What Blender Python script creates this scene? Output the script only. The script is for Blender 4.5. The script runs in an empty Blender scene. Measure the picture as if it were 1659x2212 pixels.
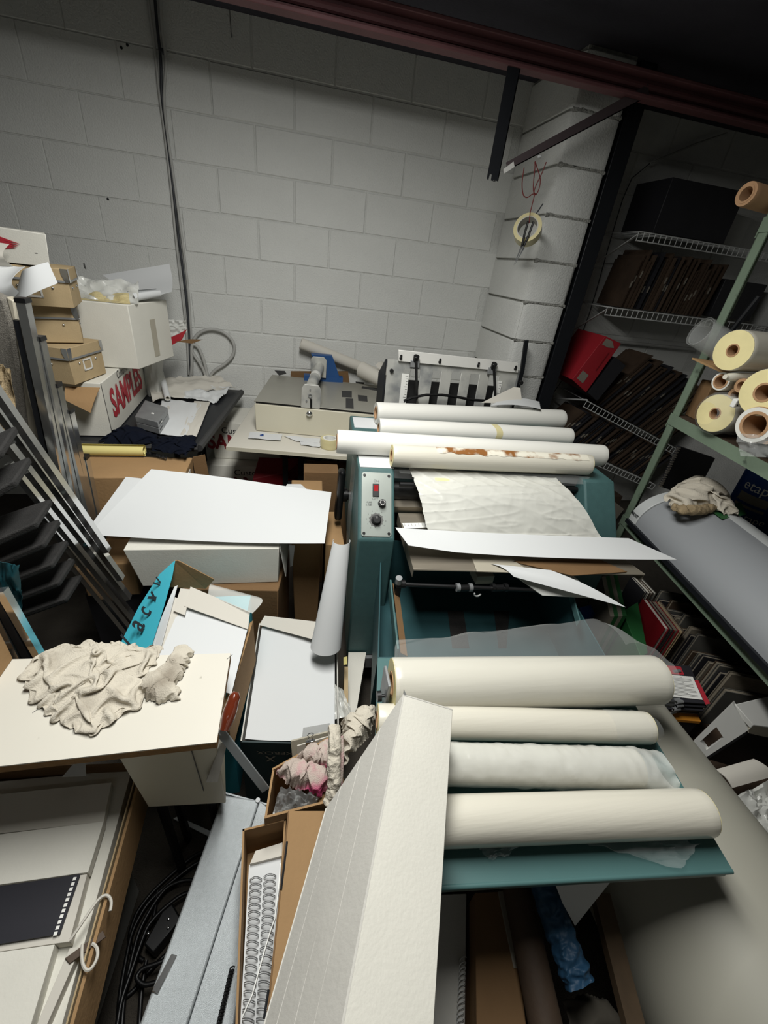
import bpy, math, random
import numpy as np
from mathutils import Vector, Matrix, noise

# ------------------------------------------------------------------ camera
W_, H_, F_ = 1659., 2212., 900.
CZ = 1.65
_dn = Vector((-195, 1504, F_)).normalized()
_dx = 640 - W_/2
_d = Vector((_dx, -(_dn[0]*_dx + _dn[2]*F_)/_dn[1], F_)).normalized()
_x = _dn.cross(_d)
ROT = Matrix((_x, _d, -_dn))                      # camera axes -> room axes
CAM = Vector((0, 0, CZ))
scene = bpy.context.scene
col = scene.collection
cd = bpy.data.cameras.new('camera')
cam = bpy.data.objects.new('camera', cd)
col.objects.link(cam)
cd.sensor_fit = 'VERTICAL'
cd.sensor_height = 24
cd.lens = 24*F_/H_
cd.clip_start = .01
cam.matrix_world = Matrix.Translation(CAM) @ (ROT @ Matrix(((1, 0, 0), (0, -1, 0), (0, 0, -1)))).to_4x4()
scene.camera = cam
vs = scene.view_settings
vs.view_transform = 'Standard'
vs.look = 'None'
vs.gamma = 1
vs.use_curve_mapping = False
vs.exposure = 0.05
# ------------------------------------------------------------------ world and room light
wd = bpy.data.worlds.new('world')
scene.world = wd
wd.use_nodes = True
wd.node_tree.nodes['Background'].inputs[0].default_value = (.85, .93, 1, 1)
wd.node_tree.nodes['Background'].inputs[1].default_value = .0

def area(name, loc, sx, sy, power, colr, rot=(0, 0, 0)):
    l = bpy.data.lights.new(name, 'AREA')
    l.shape = 'RECTANGLE'
    l.size, l.size_y, l.energy, l.color = sx, sy, power, colr
    o = bpy.data.objects.new(name, l)
    o.location, o.rotation_euler = loc, rot
    col.objects.link(o)
    return o
# fluorescent fitting over the machine; the two lights behind the camera are added fill
area('ceiling_and_fill_light', (.02, .92, 2.46), .35, 1.2, 48, (1, .995, .96))
area('ceiling_and_fill_light', (-.5, -1.3, 2.46), 1.25, .3, 1.6, (1, .985, .93))  # weak fill added here, not a known fitting
area('ceiling_and_fill_light', (.6, -2.9, 2.46), 1.25, .3, 2, (1, .985, .93))  # second added fill, farther back

# ------------------------------------------------------------------ helpers
def V(*a): return Vector(a)

def ray(px, py): return ROT @ Vector((px - W_/2, py - H_/2, F_))

def at(px, py, x=None, y=None, z=None):
    """point of the room seen at a place of the photograph, at a known depth / height / side distance"""
    r = ray(px, py)
    if z is not None: t = (z - CZ)/r.z
    elif y is not None: t = y/r.y
    else: t = x/r.x
    return CAM + r*t

def lerp(a, b, t): return a + (b - a)*t

class MB:
    def __init__(s): s.v, s.f = [], []
    def add(s, vs_, fs):
        n = len(s.v)
        s.v += [Vector(p) for p in vs_]
        s.f += [tuple(i + n for i in f) for f in fs]
        return s
    def hexa(s, p):
        return s.add(p, [(3, 2, 1, 0), (4, 5, 6, 7), (0, 1, 5, 4), (1, 2, 6, 5), (2, 3, 7, 6), (3, 0, 4, 7)])
    def box(s, c0, c1):
        x0, y0, z0 = c0; x1, y1, z1 = c1
        return s.hexa([(x0, y0, z0), (x1, y0, z0), (x1, y1, z0), (x0, y1, z0), (x0, y0, z1), (x1, y0, z1), (x1, y1, z1), (x0, y1, z1)])
    def para(s, o, a, b, c):
        o, a, b, c = map(Vector, (o, a, b, c))
        if a.cross(b).dot(c) < 0: a, b = b, a
        return s.hexa([o, o+a, o+a+b, o+b, o+c, o+a+c, o+a+b+c, o+b+c])
    def prism(s, poly, vec):
        poly = [Vector(p) for p in poly]; vec = Vector(vec); n = len(poly)
        nrm = Vector((0, 0, 0))
        for i in range(n): nrm += poly[i].cross(poly[(i+1) % n])
        if nrm.dot(vec) < 0: poly.reverse()
        fs = [tuple(range(n-1, -1, -1)), tuple(range(n, 2*n))]
        fs += [(i, (i+1) % n, n+(i+1) % n, n+i) for i in range(n)]
        return s.add(poly + [p+vec for p in poly], fs)
    def slab(s, q, th):
        """a flat board: top outline q, thickness th downwards along its normal"""
        q = [Vector(p) for p in q]
        n = (q[1]-q[0]).cross(q[2]-q[0]).normalized()
        if n.z < 0: n = -n
        return s.prism(q, -n*th)
    def ring(s, c, u, w, r, n, r2=None):
        r2 = r if r2 is None else r2
        i0 = len(s.v)
        for k in range(n):
            a = 2*math.pi*k/n
            s.v.append(c + u*(r*math.cos(a)) + w*(r2*math.sin(a)))
        return i0
    def cyl(s, p0, p1, r, r1=None, n=28, caps=True):
        p0, p1 = Vector(p0), Vector(p1); d = (p1-p0).normalized()
        u = d.orthogonal().normalized(); w = d.cross(u)
        a = s.ring(p0, u, w, r, n); b = s.ring(p1, u, w, r if r1 is None else r1, n)
        for k in range(n): s.f.append((a+k, a+(k+1) % n, b+(k+1) % n, b+k))
        if caps: s.f += [tuple(a+n-1-k for k in range(n)), tuple(b+k for k in range(n))]
        return s
    def pipe(s, p0, p1, ro, ri, n=28):
        p0, p1 = Vector(p0), Vector(p1); d = (p1-p0).normalized()
        u = d.orthogonal().normalized(); w = d.cross(u)
        a = s.ring(p0, u, w, ro, n); b = s.ring(p1, u, w, ro, n); c = s.ring(p0, u, w, ri, n); e = s.ring(p1, u, w, ri, n)
        for k in range(n):
            j = (k+1) % n
            s.f += [(a+k, a+j, b+j, b+k), (c+j, c+k, e+k, e+j), (a+j, a+k, c+k, c+j), (b+k, b+j, e+j, e+k)]
        return s
    def sweep(s, path, r, n=8, closed=False, prof=None, up=None, caps=True):
        """round or profiled bar along a path"""
        path = [Vector(p) for p in path]; m = len(path); rs = r if isinstance(r, (list, tuple)) else [r]*m
        rings = []; u = None
        for i, p in enumerate(path):
            if closed: t = path[(i+1) % m] - path[i-1]
            else: t = path[min(i+1, m-1)] - path[max(i-1, 0)]
            t = t.normalized() if t.length > 1e-9 else V(0, 0, 1)
            if u is None: u = (Vector(up) - t*Vector(up).dot(t)).normalized() if up else t.orthogonal().normalized()
            else:
                u = u - t*u.dot(t); u = u.normalized() if u.length > 1e-6 else t.orthogonal().normalized()
            w = t.cross(u); i0 = len(s.v)
            if prof:
                for a, b in prof: s.v.append(p + u*a + w*b)
            else:
                for k in range(n):
                    a = 2*math.pi*k/n; s.v.append(p + (u*math.cos(a) + w*math.sin(a))*rs[i])
            rings.append(i0)
        n = len(prof) if prof else n
        for i in range(m if closed else m-1):
            a, b = rings[i], rings[(i+1) % m]
            for k in range(n): s.f.append((a+k, a+(k+1) % n, b+(k+1) % n, b+k))
        if not closed and caps:
            s.f += [tuple(rings[0]+n-1-k for k in range(n)), tuple(rings[-1]+k for k in range(n))]
        return s
    def grid(s, fn, nu, nv, th=0., closed_u=False):
        """curved sheet fn(u, v) with a thickness"""
        P = [[Vector(fn(i/nu, j/nv)) for j in range(nv+1)] for i in range(nu+1)]
        n = len(s.v); cnt = (nu+1)*(nv+1); idx = lambda i, j: n + i*(nv+1) + j
        for r_ in P: s.v += r_
        for i in range(nu):
            for j in range(nv): s.f.append((idx(i, j), idx(i+1, j), idx(i+1, j+1), idx(i, j+1)))
        if th:
            for i in range(nu+1):
                for j in range(nv+1):
                    du = P[min(i+1, nu)][j] - P[max(i-1, 0)][j]; dv = P[i][min(j+1, nv)] - P[i][max(j-1, 0)]
                    nn = du.cross(dv); nn = nn.normalized() if nn.length > 1e-12 else V(0, 0, 1)
                    s.v.append(P[i][j] - nn*th)
            for i in range(nu):
                for j in range(nv): s.f.append(tuple(cnt + k for k in (idx(i, j), idx(i, j+1), idx(i+1, j+1), idx(i+1, j))))
            rim = [(idx(i, 0), idx(i+1, 0)) for i in range(nu)] + [(idx(nu, j), idx(nu, j+1)) for j in range(nv)]
            rim += [(idx(i+1, nv), idx(i, nv)) for i in range(nu)] + [(idx(0, j+1), idx(0, j)) for j in range(nv)]
            for a, b in rim: s.f.append((b, a, a+cnt, b+cnt))
        return s
    def ball(s, c, r, n=14, sc=(1, 1, 1)):
        c = Vector(c); m = n//2; rows = []
        for j in range(1, m):
            t = math.pi*j/m; i0 = len(s.v)
            for k in range(n):
                a = 2*math.pi*k/n
                s.v.append(c + Vector((r*sc[0]*math.sin(t)*math.cos(a), r*sc[1]*math.sin(t)*math.sin(a), r*sc[2]*math.cos(t))))
            rows.append(i0)
        top = len(s.v); s.v += [c + V(0, 0, r*sc[2]), c - V(0, 0, r*sc[2])]
        for a, b in zip(rows, rows[1:]):
            for k in range(n): s.f.append((a+k, b+k, b+(k+1) % n, a+(k+1) % n))
        for k in range(n):
            s.f.append((top, rows[0]+k, rows[0]+(k+1) % n)); s.f.append((top+1, rows[-1]+(k+1) % n, rows[-1]+k))
        return s

WL = {}
def finish(o, label=None, cat=None, group=None, kind=None):
    if label: o['label'] = label
    if cat: o['category'] = cat
    if group: o['group'] = group
    if kind: o['kind'] = kind
    return o

def thing(name, label, cat, loc, group=None):
    o = bpy.data.objects.new(name, None)
    o.empty_display_size = .05
    o.location = loc
    col.objects.link(o)
    WL[o.name] = Vector(loc)
    return finish(o, label, cat, group)

def obj(name, mb, m, parent=None, label=None, cat=None, group=None, kind=None, bev=0, smooth=38, seg=2):
    if parent is not None: org = WL[parent.name]
    else:
        xs = [p.x for p in mb.v]; ys = [p.y for p in mb.v]; zs = [p.z for p in mb.v]
        org = V((min(xs)+max(xs))/2, (min(ys)+max(ys))/2, min(zs))
    me = bpy.data.meshes.new(name)
    me.from_pydata([p - org for p in mb.v], [], mb.f)
    me.materials.append(m)
    if smooth:
        me.shade_smooth()
        me.set_sharp_from_angle(angle=math.radians(smooth))
    me.update()
    o = bpy.data.objects.new(name, me)
    col.objects.link(o)
    if parent is not None: o.parent = parent
    else: o.location = org
    WL[o.name] = org.copy()
    if bev:
        b = o.modifiers.new('bevel', 'BEVEL'); b.width = bev; b.segments = seg; b.limit_method = 'ANGLE'; b.angle_limit = math.radians(40)
    return finish(o, label, cat, group, kind)

def lettering(name, text, m, o, ux, uy, size, parent, xs=1., bold=0., depth=.0006, align='CENTER', label=None):
    """flat print on a surface: origin o, reading direction ux, up direction uy"""
    c = bpy.data.curves.new(name, 'FONT'); c.body = text; c.size = 1; c.align_x = align; c.align_y = 'CENTER'; c.extrude = .0; c.offset = bold
    t = bpy.data.objects.new(name, c); col.objects.link(t)
    bpy.context.view_layer.update()
    me = bpy.data.meshes.new_from_object(t.evaluated_get(bpy.context.evaluated_depsgraph_get()))
    bpy.data.objects.remove(t)
    ux, uy = Vector(ux).normalized(), Vector(uy).normalized(); n = ux.cross(uy).normalized(); uy = n.cross(ux)
    mb = MB()
    vs_ = [Vector(o) + ux*(v.co.x*size*xs) + uy*(v.co.y*size) + n*depth for v in me.vertices]
    mb.add(vs_, [tuple(p.vertices) for p in me.polygons])
    return obj(name, mb, m, parent, label=label, smooth=0)

# ------------------------------------------------------------------ materials
def lin(c):
    if isinstance(c, str): c = [int(c[i:i+2], 16) for i in (0, 2, 4)]
    return tuple(((x/255)/12.92 if x <= 10 else ((x/255+.055)/1.055)**2.4) for x in c) + (1,)

def mat(name, c, rough=.6, metal=0., var=.06, vsc=6., bump=0., bsc=80., stretch=(1, 1, 1), spec=.4, stain=None, coat=0., trans=None, detail=4):
    m = bpy.data.materials.new(name); m.use_nodes = True
    nt = m.node_tree; N = nt.nodes; L = nt.links; b = N['Principled BSDF']
    cc = lin(c)
    tc = N.new('ShaderNodeTexCoord'); mp = N.new('ShaderNodeMapping'); mp.inputs['Scale'].default_value = stretch
    L.new(tc.outputs['Object'], mp.inputs[0])
    src = None
    if var:
        nz = N.new('ShaderNodeTexNoise'); nz.inputs['Scale'].default_value = vsc; nz.inputs['Detail'].default_value = detail
        L.new(mp.outputs[0], nz.inputs[0])
        mx = N.new('ShaderNodeMix'); mx.data_type = 'RGBA'
        mx.inputs[6].default_value = tuple(max(0, x*(1-var*1.6)) for x in cc[:3]) + (1,)
        mx.inputs[7].default_value = tuple(min(1, x*(1+var*1.6)) for x in cc[:3]) + (1,)
        L.new(nz.outputs[0], mx.inputs[0]); src = mx.outputs[2]
    if stain:
        sc, ssc, lo, hi = stain
        nz = N.new('ShaderNodeTexNoise'); nz.inputs['Scale'].default_value = ssc; nz.inputs['Detail'].default_value = 6
        L.new(mp.outputs[0], nz.inputs[0])
        rp = N.new('ShaderNodeMapRange'); rp.inputs[1].default_value = lo; rp.inputs[2].default_value = hi
        L.new(nz.outputs[0], rp.inputs[0])
        mx = N.new('ShaderNodeMix'); mx.data_type = 'RGBA'
        if src: L.new(src, mx.inputs[6])
        else: mx.inputs[6].default_value = cc
        mx.inputs[7].default_value = lin(sc)
        L.new(rp.outputs[0], mx.inputs[0]); src = mx.outputs[2]
    if src: L.new(src, b.inputs['Base Color'])
    else: b.inputs['Base Color'].default_value = cc
    b.inputs['Roughness'].default_value = rough
    b.inputs['Metallic'].default_value = metal
    b.inputs['Specular IOR Level'].default_value = spec
    b.inputs['Coat Weight'].default_value = coat
    if bump:
        nz = N.new('ShaderNodeTexNoise'); nz.inputs['Scale'].default_value = bsc; nz.inputs['Detail'].default_value = 3
        L.new(mp.outputs[0], nz.inputs[0])
        bp = N.new('ShaderNodeBump'); bp.inputs['Strength'].default_value = min(1, bump); bp.inputs['Distance'].default_value = .004*max(1, bump)
        L.new(nz.outputs[0], bp.inputs['Height']); L.new(bp.outputs[0], b.inputs['Normal'])
    if trans:
        # clear or milky plastic film: part see-through, part glossy skin
        tr = N.new('ShaderNodeBsdfTransparent'); ms = N.new('ShaderNodeMixShader')
        ms.inputs[0].default_value = trans
        L.new(b.outputs[0], ms.inputs[1]); L.new(tr.outputs[0], ms.inputs[2]); L.new(ms.outputs[0], N['Material Output'].inputs[0])
    return m

M = dict(
    block=mat('painted_block', (205, 206, 202), .75, var=.05, vsc=5, bump=.7, bsc=130),
    joint=mat('painted_joint', (196, 197, 193), .85, var=.12, vsc=9, bump=1.0, bsc=110),
    mortar=mat('rough_mortar', (150, 150, 144), .9, var=.35, vsc=38, bump=2.0, bsc=120),
    floor=mat('carpet', (62, 57, 50), .95, var=.25, vsc=14, bump=1.5, bsc=300),
    ceil=mat('dark_deck', (56, 54, 62), .9, var=.3, vsc=3, bump=.5),
    redsteel=mat('red_oxide_steel', (112, 74, 76), .6, var=.2, vsc=5, bump=.2),
    black=mat('black_steel', (24, 26, 30), .45, var=.2, vsc=6),
    blackp=mat('black_plastic', (17, 17, 18), .38, var=.1, spec=.5),
    blackrub=mat('black_cable', (13, 13, 14), .4),
    teal=mat('teal_hammered_paint', (66, 98, 98), .45, var=.1, vsc=40, bump=.35, bsc=700),
    tealf=mat('teal_shelf_paint', (76, 110, 109), .38, var=.06, vsc=6),
    teald=mat('dark_and_shaded_teal', (44, 76, 80), .42, var=.12, vsc=6, bump=.06, bsc=500),  # darker copy of the shelf teal; on the trough the shade is painted in
    plate=mat('brushed_plate', (150, 156, 150), .42, metal=.3, var=.14, vsc=7),
    steel=mat('stainless_tray', (150, 142, 128), .36, metal=.5, var=.18, vsc=5, stretch=(1, 6, 1)),
    alu=mat('cast_aluminium', (196, 196, 190), .42, metal=.35, var=.2, vsc=9, stain=((120, 124, 128), 7, .5, .75)),
    aluw=mat('bright_aluminium', (228, 227, 222), .35, metal=.2, var=.05),
    chrome=mat('chrome', (214, 215, 214), .14, metal=.95, var=.03),
    zinc=mat('galvanised', (140, 142, 143), .4, metal=.4, var=.2, vsc=14),
    paper=mat('white_paper', (206, 208, 208), .7, var=.015, vsc=3, spec=.2),
    paperw=mat('warm_paper', (198, 194, 184), .7, var=.03, vsc=3, spec=.2),
    card=mat('white_card', (210, 208, 198), .72, var=.035, vsc=12, bump=.12, bsc=180, spec=.2),
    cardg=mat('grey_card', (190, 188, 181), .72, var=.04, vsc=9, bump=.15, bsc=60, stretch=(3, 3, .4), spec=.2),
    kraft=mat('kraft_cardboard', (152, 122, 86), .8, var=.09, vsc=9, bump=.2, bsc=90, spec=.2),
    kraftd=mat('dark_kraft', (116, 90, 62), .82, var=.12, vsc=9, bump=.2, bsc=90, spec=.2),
    kraftl=mat('storage_box_kraft', (170, 150, 116), .78, var=.06, vsc=30, bump=.15, bsc=220, spec=.2),
    brownold=mat('old_brown_folder', (64, 50, 38), .75, var=.4, vsc=12, bump=.3, bsc=60),
    tab=mat('index_tab', (132, 126, 114), .7, var=.15, vsc=10),
    film=mat('film_roll', (212, 208, 194), .28, var=.04, vsc=5, spec=.5, coat=.4, bump=.15, bsc=25, stretch=(.3, 4, 4)),
    filme=mat('film_roll_edge', (226, 214, 160), .55, var=.08, vsc=20),
    core=mat('cardboard_core', (168, 132, 98), .8, var=.1, vsc=20),
    proll=mat('paper_roll', (220, 219, 212), .5, var=.02, vsc=4, spec=.3),
    rust=mat('rusty_film', (226, 222, 206), .4, var=.04, vsc=5, spec=.4, coat=.3, stain=((140, 92, 48), 14, .44, .56)),
    clear=mat('clear_plastic', (225, 228, 226), .12, var=.1, vsc=7, spec=.8, trans=.86, bump=.3, bsc=18),
    milky=mat('milky_plastic', (225, 226, 220), .22, var=.08, vsc=8, spec=.6, trans=.45, bump=.8, bsc=16),
    filmsheet=mat('wrinkled_film', (226, 226, 218), .25, var=.05, vsc=6, spec=.6, trans=.28, bump=.3, bsc=20, stretch=(2, 1, 1)),
    rag=mat('cotton_rag', (196, 189, 174), .9, var=.1, vsc=14, bump=.6, bsc=300, stain=((128, 118, 104), 9, .56, .8), spec=.15),
    ragy=mat('yellowed_rag', (200, 186, 140), .9, var=.12, vsc=20, bump=.6, bsc=300, spec=.15),
    ragpink=mat('pink_stained_rag', (186, 172, 162), .9, var=.1, vsc=14, bump=.6, bsc=300, stain=((196, 74, 122), 9, .48, .62), spec=.15),
    ragtan=mat('tan_towel', (160, 142, 112), .95, var=.2, vsc=40, bump=1., bsc=400, spec=.1),
    navy=mat('navy_cloth', (13, 17, 28), .95, var=.15, vsc=20, bump=.5, bsc=400, spec=.1),
    lam=mat('white_laminate', (206, 202, 190), .45, var=.03, vsc=5, stain=((150, 144, 128), 26, .7, .78)),
    chip=mat('chipboard_edge', (142, 108, 66), .85, var=.25, vsc=60, bump=.6, bsc=120),
    cream=mat('cream_enamel', (205, 200, 180), .4, var=.04, vsc=6),
    creamg=mat('grey_cream_enamel', (168, 162, 146), .42, var=.05, vsc=6),
    greytop=mat('grey_table_top', (150, 148, 138), .35, metal=.2, var=.08, vsc=5),
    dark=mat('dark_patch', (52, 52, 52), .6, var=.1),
    blue=mat('blue_enamel', (36, 76, 128), .45, var=.1),
    bluepaint=mat('blue_bucket', (20, 62, 128), .35, var=.08),
    bluecl=mat('blue_sheet', (34, 70, 98), .55, var=.3, vsc=9, bump=1., bsc=16),
    cyan=mat('turquoise_print', (62, 168, 186), .5, var=.04),
    xgreen=mat('dark_green_print', (22, 44, 46), .5, var=.1),
    red=mat('red_print', (158, 34, 44), .55, var=.08),
    redd=mat('deep_red_print', (128, 28, 38), .6, var=.1),
    redtx=mat('red_lettering', (168, 42, 54), .6, var=.05),
    inkb=mat('black_ink', (28, 30, 34), .6, var=0),
    inkg=mat('grey_ink', (96, 96, 94), .6, var=0),
    white=mat('white_print', (225, 225, 220), .5, var=.02),
    greenrack=mat('green_rack_paint', (108, 124, 106), .5, var=.12, vsc=7, bump=.15, stain=((70, 82, 70), 18, .62, .72)),
    grey=mat('grey_machine_cover', (146, 149, 152), .38, var=.03, vsc=3),
    greyl=mat('light_grey_cover', (190, 193, 192), .42, var=.03),
    greyroll=mat('grey_vinyl', (156, 154, 142), .55, var=.05, vsc=3),
    silver=mat('silver_hammered', (176, 182, 184), .36, metal=.35, var=.06, vsc=90, bump=.35, bsc=900),
    seat=mat('dark_seat_fabric', (38, 37, 36), .85, var=.25, vsc=40, bump=.6, bsc=300),
    seatg=mat('grey_tweed', (118, 114, 106), .95, var=.35, vsc=160, bump=.8, bsc=400),
    wood=mat('varnished_handle', (98, 40, 22), .18, var=.15, vsc=20, coat=.8),
    armg=mat('grey_arm', (142, 148, 150), .4, metal=.3, var=.06),
    yellow=mat('yellow_pad', (214, 202, 132), .65, var=.05),
    tape=mat('packing_tape', (206, 196, 150), .35, var=.06, coat=.3),
    orange=mat('orange_board', (206, 136, 44), .6, var=.08),
    green=mat('green_print', (40, 96, 52), .5, var=.08),
    dkred=mat('dark_red_cover', (120, 22, 30), .45, var=.08),
    page=mat('book_pages', (120, 112, 98), .8, var=.25, vsc=60, stretch=(1, 1, 12)),
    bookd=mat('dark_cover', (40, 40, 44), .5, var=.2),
    bookb=mat('brown_cover', (76, 62, 50), .6, var=.2),
    bookg=mat('grey_cover', (88, 87, 82), .6, var=.15),
    wire=mat('white_wire', (196, 198, 196), .4, var=.05),
    wall_cable=mat('painted_cable', (168, 168, 164), .6, var=.15, vsc=12),
    dkcable=mat('dark_cable', (54, 56, 60), .5, var=.3, vsc=9),
    redwire=mat('red_wire', (112, 40, 40), .5),
    black_paper=mat('black_board', (26, 26, 34), .6, var=.05),
    woodp=mat('wood_plank', (84, 68, 50), .7, var=.2, vsc=4, stretch=(8, 8, 1)),
    bracest=mat('dull_brace_steel', (74, 64, 66), .6, var=.15),
    dimteal=mat('dim_teal_bag', (22, 70, 78), .5, var=.2),
    sack=mat('grey_sacking', (74, 70, 62), .95, var=.2, vsc=30),
    redsw=mat('red_switch', (170, 40, 44), .3),
)
# ================================================================== the room
obj('floor', MB().box((-3, -4.2, -.1), (3.3, 3.1, 0)), M['floor'], kind='structure')
obj('ceiling', MB().box((-3, -4.2, 2.56), (3.3, 3.1, 2.66)), M['ceil'], kind='structure')
obj('wall_left', MB().box((-3.1, -4.2, 0), (-2.9, 3.1, 2.56)), M['block'], kind='structure')
obj('wall_right', MB().box((3.1, -4.2, 0), (3.3, 2.925, 2.56)), M['joint'], kind='structure')
obj('wall_rear', MB().box((-2.9, -4.2, 0), (3.1, -4.0, 2.56)), M['block'], kind='structure')
wb = obj('wall_back', MB().box((-2.9, 2.9235, 0), (3.1, 3.1, 2.56)), M['joint'], kind='structure')

def block_mesh(w, h, ins=.004, gap=.003):
    a, b = w/2-gap, h/2-gap
    bm = MB()
    vs_ = [(-a, .004, -b), (a, .004, -b), (a, .004, b), (-a, .004, b), (-a+ins, 0, -b+ins), (a-ins, 0, -b+ins), (a-ins, 0, b-ins), (-a+ins, 0, b-ins)]
    bm.add(vs_, [(3, 2, 1, 0), (4, 5, 6, 7), (0, 1, 5, 4), (1, 2, 6, 5), (2, 3, 7, 6), (3, 0, 4, 7)])
    me = bpy.data.meshes.new('concrete_block'); me.from_pydata(bm.v, [], bm.f); me.materials.append(M['block']); return me
bfull, bpaint = block_mesh(.4, .2), block_mesh(.4, .2, .0025, .0016)
def piece(name, me, parent, loc, rot=None):
    o = bpy.data.objects.new(name, me); col.objects.link(o); o.parent = parent
    o.location = Vector(loc) - WL[parent.name]
    if rot: o.rotation_euler = rot
    WL[o.name] = Vector(loc)
    return o
random.seed(4)
for r in range(12):
    zc = .08 + .2*r + .2
    off = -.01 if r % 2 == 0 else .19
    k = -6
    while off + .4*k + .2 < 3.0:
        xc = off + .4*k + .2
        if not (1.28 < xc < 1.48):
            piece('concrete_block', bpaint if xc < -.5 else bfull, wb, (xc, 2.9195 + random.uniform(-.0006, .0008), zc))
        k += 1

# block pier with bullnosed corners and rough mortar beds
PX0, PX1, PY0 = 1.235, 1.505, 2.405
pier = obj('wall_pier', MB().box((PX0+.012, PY0+.012, 0), (PX1-.012, 2.925, 2.56)), M['mortar'], kind='structure')
zz = .15
row = 0
zl = 0.0
while zl < 2.55:
    zh = min(zz, 2.56)
    g = .005
    c = .035
    poly = [(PX0, 2.92, 0), (PX0, PY0+c, 0), (PX0+.012, PY0+.010, 0), (PX0+c, PY0, 0), (PX1-c, PY0, 0), (PX1-.012, PY0+.010, 0), (PX1, PY0+c, 0), (PX1, 2.92, 0)]
    obj('pier_block', MB().prism([(x+random.uniform(-.002, .002), y, zl+g) for x, y, _ in poly], (0, 0, zh-zl-2*g)), M['block'], pier, bev=.004)
    if row:
        # crumbly mortar squeezed out of the bed joint
        def fn(u, v, zj=zl):
            x = lerp(PX0+.004, PX1-.01, u); a = 2*math.pi*v
            k = .55+.9*abs(noise.noise(V(x*38, zj*17, a)))
            return V(x, PY0+.006 - .008*k*max(0, math.cos(a)), zj + .011*k*math.sin(a) + .007*noise.noise(V(x*22, zj*9, 3)))
        obj('mortar_bed', MB().grid(fn, 60, 10), M['mortar'], pier)
    zl = zh; zz += .2; row += 1
obj('trim_1', MB().box((1.525, 2.43, 0), (1.615, 2.50, 2.56)).box((1.525, 2.50, 0), (1.545, 2.62, 2.56)), M['black'], kind='structure', bev=.003)

# steel beam, hanging post and brace below the deck
BY = 2.26
t = thing('steel_beam', 'dark red steel channel beam spanning under the ceiling', 'beam', (1, BY, 2.37))
obj('web', MB().box((-1.2, BY+.02, 2.385), (3.09, BY+.028, 2.46)), M['redsteel'], t)
obj('bottom_flange', MB().box((-1.2, BY-.03, 2.378), (3.09, BY+.03, 2.392)), M['redsteel'], t, bev=.003)
obj('rib', MB().sweep([(-1.2, BY+.012, 2.425), (3.09, BY+.012, 2.425)], .013, 8), M['redsteel'], t)
obj('top_flange', MB().box((-1.2, BY-.035, 2.45), (3.09, BY+.03, 2.464)), M['redsteel'], t, bev=.003)
t = thing('steel_post', 'black steel post hanging from the red beam, jagged at its lower end', 'post', (.92, BY, 2.03))
p0 = at(1110, 150, y=BY-.02); p1 = at(1052, 385, y=BY-.02); w = .055
obj('post_face', MB().prism([(p1.x, BY-.02, p1.z), (p1.x+.008, BY-.02, p1.z-.006), (p1.x+.010, BY-.02, p1.z+.016), (p1.x+.020, BY-.02, p1.z+.016), (p1.x+.021, BY-.02, p1.z-.004), (p1.x+.03, BY-.02, p1.z-.006), (p1.x+.032, BY-.02, p1.z), (p1.x+w, BY-.02, p1.z-.004), (p1.x+w, BY-.02, 2.39), (p1.x, BY-.02, 2.39)], (0, .004, 0)), M['black'], t)
obj('post_side', MB().box((p1.x+w-.004, BY-.02, p1.z), (p1.x+w, BY+.03, 2.39)), M['black'], t)
a = at(1097, 368, y=BY); b = at(1402, 208, y=BY)
t = thing('brace', 'slanting steel brace from hanging post up to red beam', 'brace', (a.x, BY, a.z))
dn = V(b.x-a.x, 0, b.z-a.z).normalized(); up = V(-dn.z, 0, dn.x)
obj('brace_angle', MB().prism([a, b, b+up*.042, a+up*.03], (0, .004, 0)).prism([a, b, b+V(0, .03, 0), a+V(0, .03, 0)], up*.004), M['bracest'], t)
obj('weld_end', MB().prism([a-dn*.02-up*.004, a+dn*.03, a+dn*.03+up*.02, a-dn*.02+up*.012], (0, -.006, 0)), M['aluw'], t)

# ================================================================== laminating machine
LA = math.radians(-3.0)
def Lm(x, y, z):
    c_, s_ = math.cos(LA), math.sin(LA)
    return V(.225 + x*c_ - y*s_, 1.374 + x*s_ + y*c_, z)
lam = thing('laminating_machine', 'teal floor-standing film laminator with steel feed tray and switch panel', 'laminator', Lm(.5, .2, 0))
def prof(mb, pts, x0, x1):
    return mb.prism([Lm(x0, y, z) for y, z in pts], Lm(x1, 0, 0)-Lm(x0, 0, 0))
post = [(-.174, .19), (-.174, .80), (0, 1.0), (.59, 1.0), (.59, .55), (.08, .50), (.08, .19)]
lp = obj('side_housing', prof(MB(), post, 0, .135), M['teal'], lam, bev=.008, seg=3)
postr = [(-.174, .55), (-.174, .80), (-.02, 1.0), (.59, 1.0), (.59, .55)]
obj('side_housing', prof(MB(), postr, .90, 1.035), M['teal'], lam, bev=.008, seg=3)
# legs and floor bar
for x in (.02, .93):
    obj('leg', prof(MB(), [(-.06, 0), (-.06, .6), (.02, .6), (.02, 0)], x, x+.07), M['black'], lam)
    obj('foot_bar', prof(MB(), [(-.11, 0), (-.11, .05), (.5, .05), (.5, 0)], x+.005, x+.065), M['black'], lam, bev=.004)
obj('leg_bracket', MB().hexa([Lm(.06, -.19, .13), Lm(.3, -.19, .13), Lm(.3, -.17, .13), Lm(.06, -.17, .13), Lm(.06, -.19, .19), Lm(.3, -.19, .19), Lm(.3, -.17, .19), Lm(.06, -.17, .19)]), M['zinc'], lam)
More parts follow.
